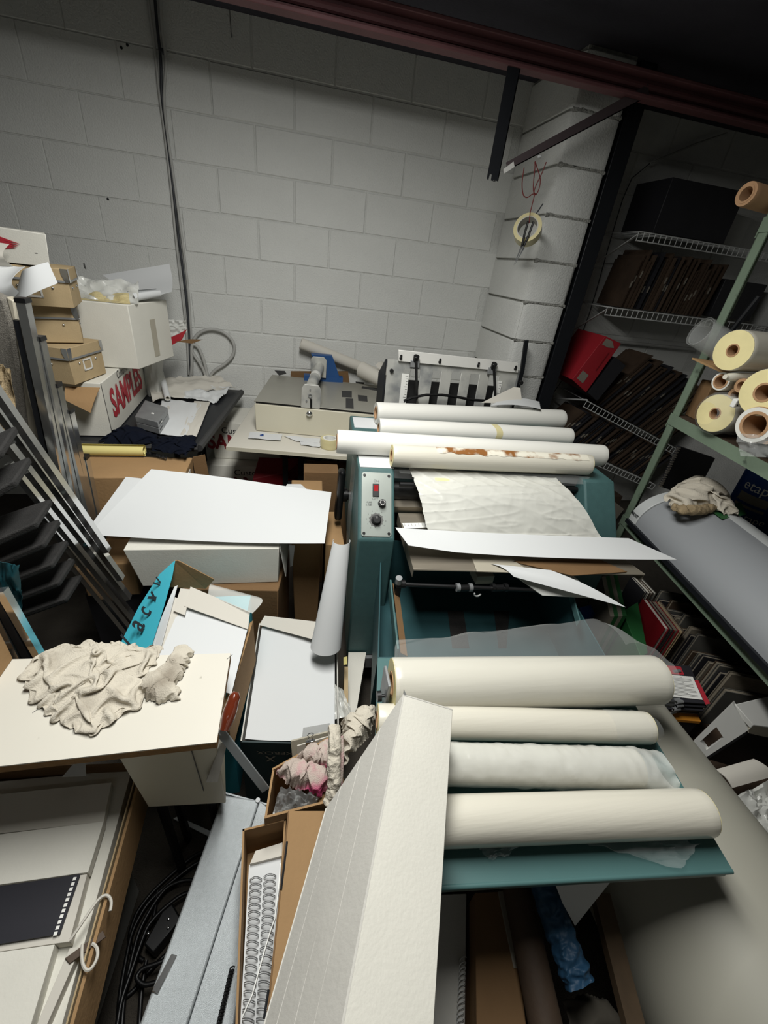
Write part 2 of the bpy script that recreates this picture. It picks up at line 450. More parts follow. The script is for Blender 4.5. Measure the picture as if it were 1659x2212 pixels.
# control plate lying on the slope
ps = Lm(0, -.174, .80); pu = (Lm(0, 0, 1.0)-ps).normalized(); pr = (Lm(1, 0, 0)-Lm(0, 0, 0)).normalized(); pn = pr.cross(pu).normalized()
def Pl(a, b, n=0): return ps + pr*a + pu*b + pn*n
L_ = (Lm(0, 0, 1.0)-ps).length
def rrect(a0, a1, b0, b1, r, n):
    out = []
    for cx, cy, s0 in ((a1-r, b0+r, -90), (a1-r, b1-r, 0), (a0+r, b1-r, 90), (a0+r, b0+r, 180)):
        for k in range(5):
            t_ = math.radians(s0 + 90*k/4); out.append(Pl(cx+r*math.cos(t_), cy+r*math.sin(t_), n))
    return out
cp = obj('control_plate', MB().prism(rrect(.012, .122, .012, L_-.016, .01, .0005), pn*.003), M['plate'], lam, bev=.0008)
for a_, b_ in ((.022, .024), (.112, .024), (.022, L_-.028), (.112, L_-.028)):
    obj('screw', MB().cyl(Pl(a_, b_, .003), Pl(a_, b_, .007), .0055, .0045, n=14).cyl(Pl(a_, b_, .007), Pl(a_, b_, .0074), .0022, n=6), M['blackp'], cp)
sw = obj('rocker_switch', MB().prism([Pl(.052, .158, .003), Pl(.076, .158, .003), Pl(.076, .206, .003), Pl(.052, .206, .003)], pn*.004), M['blackp'], cp, bev=.001)
obj('rocker', MB().prism([Pl(.056, .168, .006), Pl(.056, .183, .0075), Pl(.056, .199, .0125), Pl(.056, .199, .006)], pr*.016), M['redsw'], cp, label='red rocker')
fu = obj('fuse_holder', MB().cyl(Pl(.086, .134, .003), Pl(.086, .134, .022), .0145, .0125, n=24), M['blackp'], cp, bev=.001)
for k in range(10):
    t_ = 2*math.pi*k/10; c0 = Pl(.086+.0085*math.cos(t_), .134+.0085*math.sin(t_), .0225)
    obj('fuse_print', MB().prism([c0+pr*.0016+pu*.0012, c0-pr*.0016+pu*.0012, c0-pr*.0016-pu*.0012, c0+pr*.0016-pu*.0012], pn*.0003), M['white'], cp)
dc = (.066, .072)
star = []
for k in range(44):
    t_ = 2*math.pi*k/44; rr = .0285 if k % 4 == 0 else .0245; star.append(Pl(dc[0]+rr*math.cos(t_), dc[1]+rr*math.sin(t_), .0032))
obj('dial_scale', MB().prism(star, pn*.0006), M['inkg'], cp)
obj('dial_knob', MB().cyl(Pl(*dc, .0038), Pl(*dc, .008), .019, .0175).cyl(Pl(*dc, .008), Pl(*dc, .022), .0155, .0135), M['blackp'], cp, bev=.001)
obj('dial_pointer', MB().prism([Pl(dc[0]-.001, dc[1]+.004, .0222), Pl(dc[0]+.001, dc[1]+.004, .0222), Pl(dc[0]+.001, dc[1]+.012, .0222), Pl(dc[0]-.001, dc[1]+.012, .0222)], pn*.0004), M['white'], cp)
lettering('lettering', 'ON', M['inkg'], Pl(.065, .216, .0032), pr, pu, .013, cp)
lettering('lettering', 'OFF', M['inkg'], Pl(.062, .150, .0032), pr, pu, .013, cp)
lettering('lettering', 'FUSE', M['inkb'], Pl(.040, .136, .0032), pr, pu, .0085, cp, bold=.01)
lettering('lettering', '5-AMP', M['inkb'], Pl(.039, .126, .0032), pr, pu, .0085, cp, bold=.01)
for k in range(10):
    t_ = math.radians(235-30*k)
    lettering('dial_numeral', str(k), M['inkg'], Pl(dc[0]+.035*math.cos(t_), dc[1]+.035*math.sin(t_), .0032), pr, pu, .0065, cp)
obj('paper_label', MB().para(Lm(.006, .004, 1.0), Lm(.126, 0, 0)-Lm(0, 0, 0), Lm(0, .16, 0)-Lm(0, 0, 0), V(0, 0, .0025)), M['paper'], lam)
obj('paper_label', MB().para(Lm(.012, .42, 1.0), Lm(.13, 0, 0)-Lm(0, 0, 0), Lm(0, .14, 0)-Lm(0, 0, 0), V(0, 0, .0025)), M['paper'], lam)
# body between the housings
obj('top_cover', prof(MB(), [(.03, .93), (.03, .995), (.58, .995), (.58, .6), (.32, .6)], .135, .90), M['teald'], lam, bev=.004)
obj('roller_guard', prof(MB(), [(.018, .955), (.018, .99), (.03, .99), (.03, .955)], .135, .90), M['zinc'], lam)
obj('heat_roller', MB().cyl(Lm(.136, .04, .895), Lm(.899, .04, .895), .042, n=32), M['blackp'], lam)
obj('heat_shoe', prof(MB(), [(-.02, .825), (-.035, .86), (.1, .875), (.1, .82)], .136, .899), M['steel'], lam)
obj('pull_roller', MB().cyl(Lm(.136, .11, .82), Lm(.899, .11, .82), .036, n=32), M['blackp'], lam)
# hand crank on the outside
hc = at(735, 1072, y=1.58)
h0 = Lm(0, .22, hc.z)
obj('crank_hub', MB().cyl(h0, V(hc.x+.02, h0.y, h0.z), .022).cyl(V(hc.x+.03, h0.y, h0.z), V(hc.x+.012, h0.y, h0.z), .03), M['blackp'], lam)
obj('crank_handle', MB().hexa([V(hc.x-.02, h0.y-.028, h0.z-.12), V(hc.x+.012, h0.y-.028, h0.z-.12), V(hc.x+.012, h0.y+.028, h0.z-.12), V(hc.x-.02, h0.y+.028, h0.z-.12), V(hc.x-.012, h0.y-.028, h0.z+.12), V(hc.x+.018, h0.y-.028, h0.z+.12), V(hc.x+.018, h0.y+.028, h0.z+.12), V(hc.x-.012, h0.y+.028, h0.z+.12)]), M['blackp'], lam, bev=.012, seg=3)
# feed tray of stainless sheet
TZ = .80
tl, tr_, tb = at(893, 1229, z=TZ), at(1392, 1240, z=TZ), 0
bl, br = Lm(.165, -.03, TZ+.03), Lm(.885, -.03, TZ+.03)
obj('feed_tray', MB().slab([tl, tr_, br, bl], .003), M['steel'], lam)
dnv = V(0, 0, -.035)
obj('tray_flange', MB().prism([tl, bl, bl+dnv*1.4, tl+dnv], (.003, 0, 0)), M['steel'], lam, bev=.001)
obj('tray_flange', MB().prism([tr_, br, br+dnv*1.4, tr_+dnv], (.003, 0, 0)), M['steel'], lam, bev=.001)
obj('tray_lip', MB().sweep([tl+V(0, 0, -.002), tr_+V(0, 0, -.002)], .004, 8), M['steel'], lam)
q = [at(869, 1130, z=TZ+.027), at(930, 1129, z=TZ+.027), at(932, 1139, z=TZ+.025), at(873, 1141, z=TZ+.025)]
ru = obj('tray_ruler', MB().slab(q, .002), M['white'], lam)
for k in range(8):
    a_ = lerp(q[0], q[1], (k+.5)/8); b_ = lerp(q[3], q[2], (k+.5)/8)
    obj('ruler_tick', MB().sweep([lerp(a_, b_, .1), lerp(a_, b_, .6)], .0006, 4), M['inkb'], ru)
obj('tray_slot', MB().slab([at(877, 1142, z=TZ+.026), at(930, 1142, z=TZ+.026), at(930, 1149, z=TZ+.024), at(880, 1150, z=TZ+.024)], .002), M['blackp'], lam)
# supply shelf below, with rod and collars
SZ = .70
sl_f, sr_f = at(800, 1924, z=SZ), at(1583, 1880, z=SZ)
SX = (sr_f-sl_f).normalized(); SYv = V(-SX.y, SX.x, 0)
sh = [sl_f, sr_f, lerp(sr_f, Lm(.80, -.02, SZ), .46), lerp(sl_f, Lm(.115, -.02, SZ), .46)]
obj('supply_shelf', MB().slab(sh, .004), M['tealf'], lam)
TF = .48
t0_, t1_ = sh[3]+V(.004, .001, 0), sh[2]+V(-.004, .001, 0); t2_, t3_ = Lm(.80, -.03, SZ), Lm(.115, -.03, SZ)
def dz_(p, z): return V(p.x, p.y, z)
obj('trough_floor', MB().slab([dz_(p, TF) for p in (t0_, t1_, t2_, t3_)], .004), M['teald'], lam)
for a_, b_, n_ in ((t0_, t1_, (0, .004, 0)), (t3_, t2_, (0, -.004, 0)), (t0_, t3_, (-.004, 0, 0)), (t1_, t2_, (.004, 0, 0))):
    obj('trough_wall', MB().prism([dz_(a_, SZ-.001), dz_(b_, SZ-.001), dz_(b_, TF-.004), dz_(a_, TF-.004)], n_), M['teald'], lam)
obj('shelf_lip', MB().prism([sl_f, sr_f, sr_f+V(0, 0, -.03), sl_f+V(0, 0, -.03)], SYv*.004), M['tealf'], lam, bev=.003)
obj('shelf_nosing', MB().sweep([sl_f+V(0, 0, -.004), sr_f+V(0, 0, -.004)], .005, 10), M['tealf'], lam)
fl = [at(842, 1252, z=SZ+.04), at(858, 1402, z=SZ+.04)]
obj('shelf_side_flange', MB().prism([fl[0], fl[1], fl[1]-V(0, 0, .05), fl[0]-V(0, 0, .05)], (.006, 0, 0)), M['teal'], lam, bev=.001)
obj('edge_strip', MB().prism([fl[0]+V(.012, 0, -.02), fl[1]+V(.012, 0, -.02), fl[1]+V(.034, 0, -.036), fl[0]+V(.034, 0, -.036)], (0, 0, .004)), M['kraftd'], lam)
r0, r1 = at(1215, 1205, z=SZ+.03), at(1252, 1340, z=SZ+.03)
obj('shelf_side_flange', MB().prism([r0, r1, r1-V(0, 0, .03), r0-V(0, 0, .03)], (.005, 0, 0)), M['teal'], lam, bev=.001)
for u0, u1 in ((975, 1030), (1075, 1110)):
    obj('felt_strip', MB().slab([at(u0-8, 1320, z=TF+.002), at(u0+26, 1320, z=TF+.002), at(u1-16, 1400, z=TF+.002), at(u0+2, 1400, z=TF+.002)], .001), M['seat'], lam)
ra, rb = at(862, 1262, z=.755), at(1180, 1276, z=.755)
rod = obj('supply_rod', MB().cyl(ra, rb, .007, n=14), M['blackp'], lam)
obj('rod_bracket', MB().cyl(ra-V(.012, 0, 0), ra+V(.02, 0, 0), .014, n=16).box((ra.x-.012, ra.y-.012, SZ-.06), (ra.x+.006, ra.y+.012, .75)), M['blackp'], lam)
obj('clamp_knob', MB().cyl(ra+V(-.004, -.004, .01), ra+V(-.006, -.008, .034), .011, n=18), M['zinc'], lam)
for u in (989, 1016, 1065, 1092):
    c0 = at(u, 1269, z=.756); obj('collar', MB().cyl(c0-V(.006, 0, 0), c0+V(.006, 0, 0), .014, n=20), M['zinc' if u < 1050 else 'blackp'], rod)
for u in (1003, 1078):
    c0 = at(u, 1270, z=.756); obj('clutch', MB().cyl(c0-V(.014, 0, 0), c0+V(.014, 0, 0), .0115, n=18), M['blackp'], rod)
c0 = at(1032, 1282, z=.735)
obj('wire_hook', MB().sweep([c0+V(.012*math.cos(k*.5), 0, .012*math.sin(k*.5)) for k in range(6, 13)], .003, 6), M['wire'], lam)
c0 = at(1040, 1240, z=.74)
obj('stop_block', MB().box((c0.x-.03, c0.y-.03, c0.z-.02), (c0.x+.035, c0.y+.03, c0.z+.014)), M['creamg'], lam, bev=.001)
# vertical stay that carries the shelf front
obj('shelf_stay', MB().hexa([Lm(.02, -.16, .52), Lm(.06, -.16, .52), Lm(.06, -.13, .52), Lm(.02, -.13, .52), Lm(.115, -.16, SZ), Lm(.14, -.16, SZ), Lm(.14, -.13, SZ), Lm(.115, -.13, SZ)]), M['black'], lam)

# ------------------------------------------------------------------ rolls
def roll(name, label, p0, p1, r, mroll, group=None, core=.018, edge='filme', corem='core', wrap=None, cat='roll', core_out=.0):
    p0, p1 = Vector(p0), Vector(p1); d = (p1-p0).normalized()
    t = thing(name, label, cat, ((p0.x+p1.x)/2, (p0.y+p1.y)/2, min(p0.z, p1.z)-r), group)
    # wound body with a slightly rounded rim
    mb = MB(); u = d.orthogonal().normalized(); w = d.cross(u); n = 40
    stn = [(0, r*.985), (.003, r), (.0, r)]
    obj('wound_film', MB().sweep([p0+d*.0006, p0+d*.004, p0+d*.02, p1-d*.02, p1-d*.004, p1-d*.0006], [r*.975, r, r, r, r, r*.975], n, caps=False), mroll, t, smooth=50)
    for q_, s_ in ((p0, -1), (p1, 1)):
        obj('wound_edge', MB().pipe(q_-d*.0004*s_, q_+d*.0006*s_, r*.972, core, 36), M[edge], t)
    obj('core_tube', MB().pipe(p0-d*(.002+core_out), p1+d*(.002+core_out), core+.0005, core*.8, 24), M[corem], t)
    return t
def zr(p, z): return V(p.x, p.y, z)
r1 = .063
a, b = at(846, 1478, z=SZ+r1+.003), at(1416, 1468, z=SZ+r1+.003)
roll1 = roll('film_roll', 'fat cream film roll under clear plastic, farthest back on the teal shelf', a, b, r1, M['film'], core=.03)
R1 = (a, b, r1)
# film drawn off the roll, standing up behind it and hanging over its face
up0, up1 = at(860, 1388, y=a.y+.09), at(1345, 1330, y=b.y+.11)
d1 = (b-a).normalized()
def fn(u, v):
    base = lerp(a, b+d1*.012, u)
    if v < .45:                                    # over the round of the roll, front to top
        t_ = math.radians(lerp(-55, 95, v/.45)); rr = r1+.004+.0035*noise.noise(V(u*9, v*7, 1))
        return base + V(-d1.y*rr*math.sin(t_)+0, 0, 0) + V(0, -rr*math.cos(t_), rr*math.sin(t_))
    k = (v-.45)/.55
    top = lerp(up0, up1, u**.9)
    st = base + V(0, (r1+.004)*.09, r1+.004)
    sag = .012*math.sin(math.pi*k)
    p = lerp(st, top, k) + V(.0, .02*math.sin(math.pi*k), sag)
    if u > .86: p += V(.0, -.05*k*(u-.86)/.14, -.06*k*((u-.86)/.14)**2)
    return p + V(0, .006, .006)*noise.noise(V(u*8, v*6, 5))
obj('wrapping_film', MB().grid(fn, 60, 40), M['clear'], roll1, label='loose clear film standing up behind the roll')
br_ = obj('roll_bracket', MB().box((a.x-.018, a.y-.03, SZ), (a.x-.010, a.y+.03, SZ+.1)), M['zinc'], lam, bev=.002)
obj('thumb_screw', MB().cyl(V(a.x-.018, a.y-.012, SZ+.04), V(a.x-.026, a.y-.012, SZ+.04), .004, n=10).cyl(V(a.x-.026, a.y-.012, SZ+.04), V(a.x-.036, a.y-.012, SZ+.04), .013, n=20), M['blackp'], lam)
r2 = .037
a, b = at(815, 1556, z=SZ+r2+.002), at(1398, 1572, z=SZ+r2+.002)
roll2 = roll('film_roll', 'cream film roll with folded clear sleeve at its end, beside the plastic-covered fat roll', a, b, r2, M['film'], core=.02)
def sleeve(u, v, a=a, b=b, r=r2):
    d = (b-a).normalized(); t_ = 2*math.pi*v
    k = .0015+.003*abs(noise.noise(V(u*12, v*9, 2)))
    rr = (r+k)*(1 if u < .6 else 1-.35*((u-.6)/.4)**2)
    return b + d*lerp(-.11, .022, u) + V(0, -rr*math.cos(t_), rr*math.sin(t_)*(1 if u < .6 else 1-.25*(u-.6)))
obj('plastic_sleeve', MB().grid(sleeve, 20, 32), M['clear'], roll2)
r3 = .040
a, b = at(850, 1647, z=SZ+r3+.002), at(1372, 1660, z=SZ+r3+.002)
a = lerp(b, a, 1.0)
roll3 = roll('film_roll', 'cream film roll wrapped in crinkled clear plastic between two bare rolls', a, b, r3, M['film'], core=.02)
def wrap(u, v, a=a, b=b, r=r3):
    d = (b-a).normalized(); t_ = 2*math.pi*v
    k = .002+.006*abs(noise.noise(V(u*26+v*6, v*7, 8)))*(.3+abs(math.sin(t_)))
    L = (b-a).length
    x = lerp(.0, L+.075, u)
    fl_ = max(0, (x-L)/.075)
    rr = (r+k)*(1-.25*fl_) + .012*fl_*noise.noise(V(math.cos(t_)*2, math.sin(t_)*2, u*20))
    return a + d*x + V(0, -rr*math.cos(t_)*(1+.25*fl_), rr*math.sin(t_)*(1-.35*fl_))
obj('plastic_wrap', MB().grid(wrap, 90, 36), M['milky'], roll3)
r4 = .043
a, b = at(880, 1776, z=SZ+r4+.003), at(1519, 1755, z=SZ+r4+.003)
roll4 = roll('film_roll', 'bare cream film roll lying nearest the front lip of the teal shelf', a, b, r4, M['film'], core=.022)
# torn plastic hanging out under the front roll
def scrap(px, z0, nm, label):
    def fn(u, v):
        p = lerp(at(*px[0], z=z0), at(*px[1], z=z0), u); q = lerp(at(*px[3], z=z0), at(*px[2], z=z0), u)
        w_ = .010*(1-abs(noise.noise(V(u*3+v*4, v*2, px[0][0]))))**4
        return lerp(p, q, v) + V(.01*noise.noise(V(v*4, u*3, 1)), .006*noise.noise(V(u*5, v*5, 2)), .004+w_+.03*max(0, u-.72)**1*(.4+v)+.006*abs(noise.noise(V(u*7, v*5, px[0][0]))))
    obj(nm, MB().grid(fn, 30, 14), M['clear'], label=label, cat='plastic')
scrap([(1240, 1818), (1420, 1808), (1500, 1835), (1465, 1882)], SZ, 'plastic_scrap', 'torn clear plastic scrap curling at the right end of the teal shelf front')
scrap([(1020, 1826), (1125, 1822), (1110, 1845), (1056, 1862)], SZ, 'plastic_scrap', 'small clear plastic scrap poking out under the front film roll')

# paper and film rolls lying on top of the machine
g_ = 'rolls on top of the laminator'
a, b = at(812, 892, z=1.051), at(1212, 906, z=1.051)
roll('paper_roll', 'white roll lying against the slotted metal plate on the laminator', a, b, .049, M['proll'], core=.03, edge='proll')
a, b = at(818, 925, z=1.043), at(1229, 944, z=1.043)
rb_ = roll('paper_roll', 'white roll held by a strip of yellow tape on the laminator', a, b, .042, M['proll'], core=.02, edge='proll')
c0 = lerp(a, b, .58); d_ = (b-a).normalized()
obj('tape_strip', MB().grid(lambda u, v: c0 + d_*(u*.03-.015+.01*math.sin(v*5)) + V(0, -.0425*math.cos(math.radians(lerp(-30, 120, v))), .0425*math.sin(math.radians(lerp(-30, 120, v)))), 4, 16, .0004), M['tape'], rb_)
a, b = at(728, 954, z=1.046), at(1300, 984, z=1.046)
roll('paper_roll', 'longest white roll, overhanging both ends of the laminator top', a, b, .045, M['proll'], core=.03, edge='proll')
a, b = at(846, 984, z=1.044), at(1270, 1004, z=1.044)
rd = roll('film_roll', 'white roll with a rust-stained torn wrapper in front of the longest roll', a, b, .042, M['film'], core=.022)
d_ = (b-a).normalized()
def stainf(u, v):
    t_ = math.radians(lerp(35, 100, v)); e = .5+.5*noise.noise(V(u*18, v*3, 4))
    x = lerp(.2, .97, u)
    t_ = math.radians(lerp(38+22*e*(1-u*.4), 92, v))
    return lerp(a, b, x) + V(0, -.0432*math.cos(t_), .0432*math.sin(t_))
obj('stained_wrapper', MB().grid(stainf, 70, 10, .0005), M['rust'], rd, label='brown-stained torn wrapper')
# clear sheet sagging over the front of the top edge
q0, q1, q2, q3 = at(852, 1000, z=1.006), at(1275, 1030, z=1.006), at(1262, 1046, z=.985), at(864, 1022, z=.985)
obj('clear_sheet', MB().grid(lambda u, v: lerp(lerp(q0, q1, u), lerp(q3, q2, u), v)+V(0, 0, .004*noise.noise(V(u*9, v*2, 0))), 40, 6), M['clear'], label='strip of clear film hanging in front of the rust-stained roll', cat='plastic film')
# supply roll behind the film sheet
a, b = at(925, 1042, z=.955), at(1190, 1056, z=.955)
b = at(1203, 1056, z=.95)
a = b + (Lm(0, 0, 0)-Lm(.52, 0, 0)) + V(0, -.016, 0); a.z = b.z
froll = roll('supply_roll', 'cream film roll loaded in the laminator behind the draped film', a, b, .034, M['filme'], core=.02)
obj('roll_support', MB().cyl(a-V(.13, 0, 0)+V(0, .004, 0), b+V(.09, 0, 0), .010, n=12), M['blackp'], lam)
# wrinkled film draped from the top edge down onto the tray
f0, f1, f2, f3 = at(882, 1010, z=.995), at(1200, 1034, z=.992), at(1298, 1162, z=.842), at(925, 1156, z=.842)
def fn(u, v):
    p = lerp(lerp(f0, f1, u), lerp(f3, f2, u), v)
    bul = math.sin(math.pi*min(1, v*1.05))
    p += V(0, -.02, .032)*bul*(.6+.4*math.sin(math.pi*u))
    n_ = .8*noise.noise(V(u*3+v*2, v*2.5, 3)) + .9*(1-abs(noise.noise(V(u*7-v*3.5, v*1.6+u, 9))))**7 + .8*(1-abs(noise.noise(V(u*2+v*7, v*1.5-u*2.5, 19))))**8 + .35*(1-abs(noise.noise(V(u*13+v*4, v*4, 29))))**6
    e_ = .006*noise.noise(V(v*9, 0, 2)) + .003*noise.noise(V(v*31, 0, 5)) if u < .01 else 0
    return p + V(e_, -.0015, .003)*n_
obj('draped_film', MB().grid(fn, 110, 90, .0006), M['filmsheet'], label='wrinkled translucent film draped from the rolls onto the feed tray', cat='film sheet')
q = [at(925, 1150, z=.836), at(1285, 1150, z=.836), at(1292, 1163, z=.836), at(926, 1160, z=.836)]
obj('cardboard_sheet', MB().slab(q, .006), M['kraftl'], label='thin edge of board lying under the draped film on the tray', cat='board')

def quad_sheet(name, px, z, m, label, cat, bend=None, nu=30, nv=14, th=.0006, zs=None, parent=None, group=None):
    zs = zs or [z]*4
    c = [at(*p, z=k) for p, k in zip(px, zs)]
    def fn(u, v):
        p = lerp(lerp(c[0], c[1], u), lerp(c[3], c[2], u), v)
        return p + (bend(u, v) if bend else V(0, 0, 0))
    return obj(name, MB().grid(fn, nu, nv, th), m, parent, label=label, cat=cat, group=group)

quad_sheet('paper_strip', [(853, 1146), (1358, 1163), (1462, 1209), (880, 1191)], .85, M['paper'], 'long white paper strip lying across the feed tray', 'paper',
           lambda u, v: V(0, 0, .012*(1-u)**3 - .01*math.sin(u*3.14)*v + (.012*v*(1-u*6) if u < .16 else 0)), 60, 10, zs=[.85, .85, .845, .842])
quad_sheet('paper_strip', [(1060, 1218), (1190, 1232), (1352, 1312), (1110, 1246)], .80, M['paper'], 'white paper strip sagging off the front edge of the feed tray', 'paper',
           lambda u, v: V(0, 0, .010*math.sin(3.14*v)), 24, 14, zs=[.81, .81, .775, .80])
for px, lb in (([(1105, 1212), (1290, 1206), (1355, 1235), (1235, 1243)], 'brown board lying on the feed tray under the long paper strip'),
               ([(1020, 1206), (1105, 1207), (1150, 1238), (1030, 1234)], 'pale board lying on the feed tray under the long paper strip')):
    obj('board_offcut', MB().slab([at(*p, z=.808) for p in px], .003), M['kraftd' if 'brown' in lb else 'creamg'], label=lb, cat='board')
obj('clear_guide', MB().slab([at(1100, 1235, z=.79), at(1235, 1240, z=.79), at(1290, 1292, z=.755), at(1172, 1286, z=.755)], .003), M['milky'], label='clear plastic plate slanting off the feed tray over the supply rod', cat='plate')
# ================================================================== white table against the wall
def mini(v, y): return V(v.x, min(v.y, y), v.z)
tt = thing('work_table', 'white laminate table against the block wall carrying the grey cutter', 'table', (.3, 2.5, 0))
fl_, fr_ = at(488, 964, z=.75), at(778, 988, z=.75)
d_ = (fr_-fl_).normalized(); fr2 = fl_+d_*1.42
q = [fl_, fr2, V(1.12, 2.90, .75), V(-.268, 2.90, .75)]
obj('table_top', MB().slab(q, .022), M['lam'], tt, bev=.002)
obj('edge_band', MB().prism([q[0]+V(0, -.001, -.002), q[1]+V(0, -.001, -.002), q[1]+V(0, -.001, -.022), q[0]+V(0, -.001, -.022)], (0, .0008, 0)), M['cream'], tt)
for x, y in ((-.06, 2.3), (-.06, 2.8), (1.0, 2.25), (1.0, 2.8)):
    obj('leg', MB().box((x-.015, y-.015, 0), (x+.015, y+.015, .728)), M['black'], tt)
obj('cross_brace', MB().sweep([(.02, 2.32, .45), (.3, 2.5, .72)], .014, 6).sweep([(-.05, 2.3, .45), (.02, 2.32, .45)], .012, 6), M['black'], tt)
obj('leg', MB().box((.015, 2.28, 0), (.045, 2.31, .728)), M['black'], tt)

# grey tabletop cutter
ct = thing('rotary_cutter', 'cream table-top paper creaser with grey plate and aluminium arm', 'cutter', (.15, 2.6, .75))
b0, b1 = at(553, 930, z=.752), at(826, 955, z=.752)
dv = (b1-b0).normalized(); b1 = b0 + dv*.69; nv = V(-dv.y, dv.x, 0)*.5
obj('base', MB().para(b0, b1-b0, nv, V(0, 0, .155)), M['cream'], ct, bev=.003)
tz0, tz1 = .912, .945
sl = [b0+dv*.004+V(0, 0, .158), b1+V(0, 0, .158), b1+nv+V(0, 0, .188), b0+nv+V(0, 0, .188)]
obj('slot_strip', MB().para(b0+dv*.005+V(0, .012, .153), b1-b0, V(0, .02, 0), V(0, 0, .012)), M['blackp'], ct)
tp = [b0-dv*.004+V(0, .012, .167), b1+V(0, .012, .167), b1+nv*1.0+V(0, 0, .198), b0+nv*1.0+V(0, 0, .198)]
obj('top_plate', MB().slab(tp, .006), M['greytop'], ct, bev=.001)
for px in ([(738, 844), (760, 845), (760, 858), (739, 857)], [(747, 860), (763, 861), (764, 882), (747, 881)], [(773, 853), (793, 855), (794, 867), (774, 865)], [(783, 834), (834, 841), (833, 847), (781, 838)]):
    # small black pads stuck on the plate
    zz_ = .935
    pts = []
    for p in px:
        k = at(*p, z=.935)
        for _ in range(3):
            f_ = max(0, min(1, (k-b0).dot(nv)/nv.dot(nv))); k = at(*p, z=.9205 + .031*f_)
        pts.append(k)
    obj('pad', MB().slab(pts, .002), M['dark'], ct)
for px in ([(593, 800), (615, 801), (619, 807), (603, 811)], [(768, 824), (786, 826), (786, 831), (769, 829)]):
    obj('tape_tab', MB().slab([at(*p, y=2.84) for p in px], .003), M['dark'], ct)
fy = at(670, 905, y=2.33).y
fp = [(652, 838), (658, 830), (688, 833), (694, 842), (692, 884), (650, 880)]
arm = obj('front_bracket', MB().prism([at(*p, y=2.318) for p in fp], (0, .012, 0)), M['alu'], ct, bev=.002)
def P2(px, py, y=2.315): return at(px, py, y=y)
obj('bracket_slot', MB().cyl(P2(672, 862), P2(672, 880), .006, n=12), M['blackp'], arm)
obj('bracket_ring', MB().pipe(P2(670, 855), P2(670, 855)+V(0, -.004, 0), .011, .007, 20), M['zinc'], arm)
obj('bracket_screw', MB().cyl(P2(670, 842), P2(670, 842)+V(0, -.003, 0), .004, n=12).cyl(P2(662, 866), P2(662, 866)+V(0, -.003, 0), .005, n=12), M['zinc'], arm)
k0 = P2(668, 892)
obj('thumb_knob', MB().cyl(k0+V(0, .01, 0), k0+V(0, -.008, 0), .008, n=14).ball(k0+V(0, -.016, 0), .018, 18, (1, .55, .85)), M['chrome'], arm)
for px in ((655, 894), (681, 897)):
    c0 = P2(*px); obj('base_screw', MB().cyl(c0+V(0, .02, 0), c0+V(0, .008, 0), .009, n=16), M['chrome'], ct)
ca, cb = at(672, 836, y=2.33), at(690, 792, y=2.76)
cyl_ = obj('pressure_cylinder', MB().cyl(ca, cb, .03, n=32), M['alu'], ct)
obj('cylinder_band', MB().cyl(lerp(ca, cb, .42), lerp(ca, cb, .52), .0312, n=32), M['aluw'], cyl_)
rp = [(672, 775), (677, 770), (700, 772), (706, 779), (704, 817), (672, 813)]
obj('rear_bracket', MB().prism([at(*p, y=2.75) for p in rp], (0, .012, 0)), M['alu'], ct, bev=.002)
bp_ = [(672, 765), (718, 769), (735, 819), (700, 817)]
obj('blue_support', MB().prism([at(*p, y=2.775) for p in bp_], (0, .05, 0)), M['blue'], ct, bev=.002, label='blue enamelled support')
obj('rear_feet', MB().box((.05, 2.77, .75), (.3, 2.825, .98)), M['blue'], ct)

# slotted metal plate device behind the rolls
pm = thing('punch_machine', 'upright slotted aluminium plate with top bar and two black rods', 'machine', (.8, 2.15, .75))
def PP(px, py): return at(px, py, y=2.10)
tl_, tr2 = PP(838, 776), PP(1120, 800)
ux = (tr2-tl_).normalized(); L = (tr2-tl_).length
zt_, zb_ = 0, -(tl_.z-.78)
def fp2(a, b): return tl_ + ux*a + V(0, -.03*b/.3, -b)
H0 = tl_.z-.77
bars = [(0, .105), (.165, .215), (.262, .315), (.362, .415), (.462, .512), (.565, L)]
slots = [(870, 905), (932, 950), (973, 993), (1014, 1033), (1055, 1075)]
def sx_(px): return (PP(px, 820)-tl_).dot(ux)
edges = [0] + [k for s_ in slots for k in (sx_(s_[0]), sx_(s_[1]))] + [L]
pl = obj('face_plate', MB().prism([fp2(0, 0), fp2(L, 0), fp2(L, .035), fp2(0, .035)], (0, .008, 0)), M['alu'], pm)
for i in range(0, len(edges), 2):
    obj('plate_bar', MB().prism([fp2(edges[i], .033), fp2(edges[i+1], .033), fp2(edges[i+1], H0), fp2(edges[i], H0)], (0, .008, 0)), M['alu'], pm, bev=.002)
obj('side_plate', MB().prism([fp2(0, 0)+V(-.004, 0, 0), fp2(0, H0)+V(-.004, 0, 0), fp2(0, H0)+V(-.004, .16, 0), fp2(0, .1)+V(-.004, .16, 0)], (-.008, 0, 0)), M['black'], pm)
obj('side_plate', MB().prism([fp2(L, 0), fp2(L, H0), fp2(L, H0)+V(0, .16, 0), fp2(L, .1)+V(0, .16, 0)], (.008, 0, 0)), M['zinc'], pm)
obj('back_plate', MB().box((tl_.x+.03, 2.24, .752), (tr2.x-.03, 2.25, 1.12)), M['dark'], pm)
t0, t1, t2, t3 = [at(*p, y=2.085) for p in ((861, 756), (1119, 784), (1119, 805), (861, 780))]
tb = obj('top_bar', MB().prism([t0, t1, t2, t3], (0, .012, 0)), M['aluw'], pm, bev=.001)
for px, py in ((866, 774), (950, 782), (1033, 790), (1113, 797)):
    c0 = at(px, py, y=2.084); obj('bolt', MB().cyl(c0, c0+V(0, -.006, 0), .008, .006, n=16).cyl(c0+V(0, -.002, .012), c0+V(0, -.004, .012), .006, n=12), M['blackp'], tb)
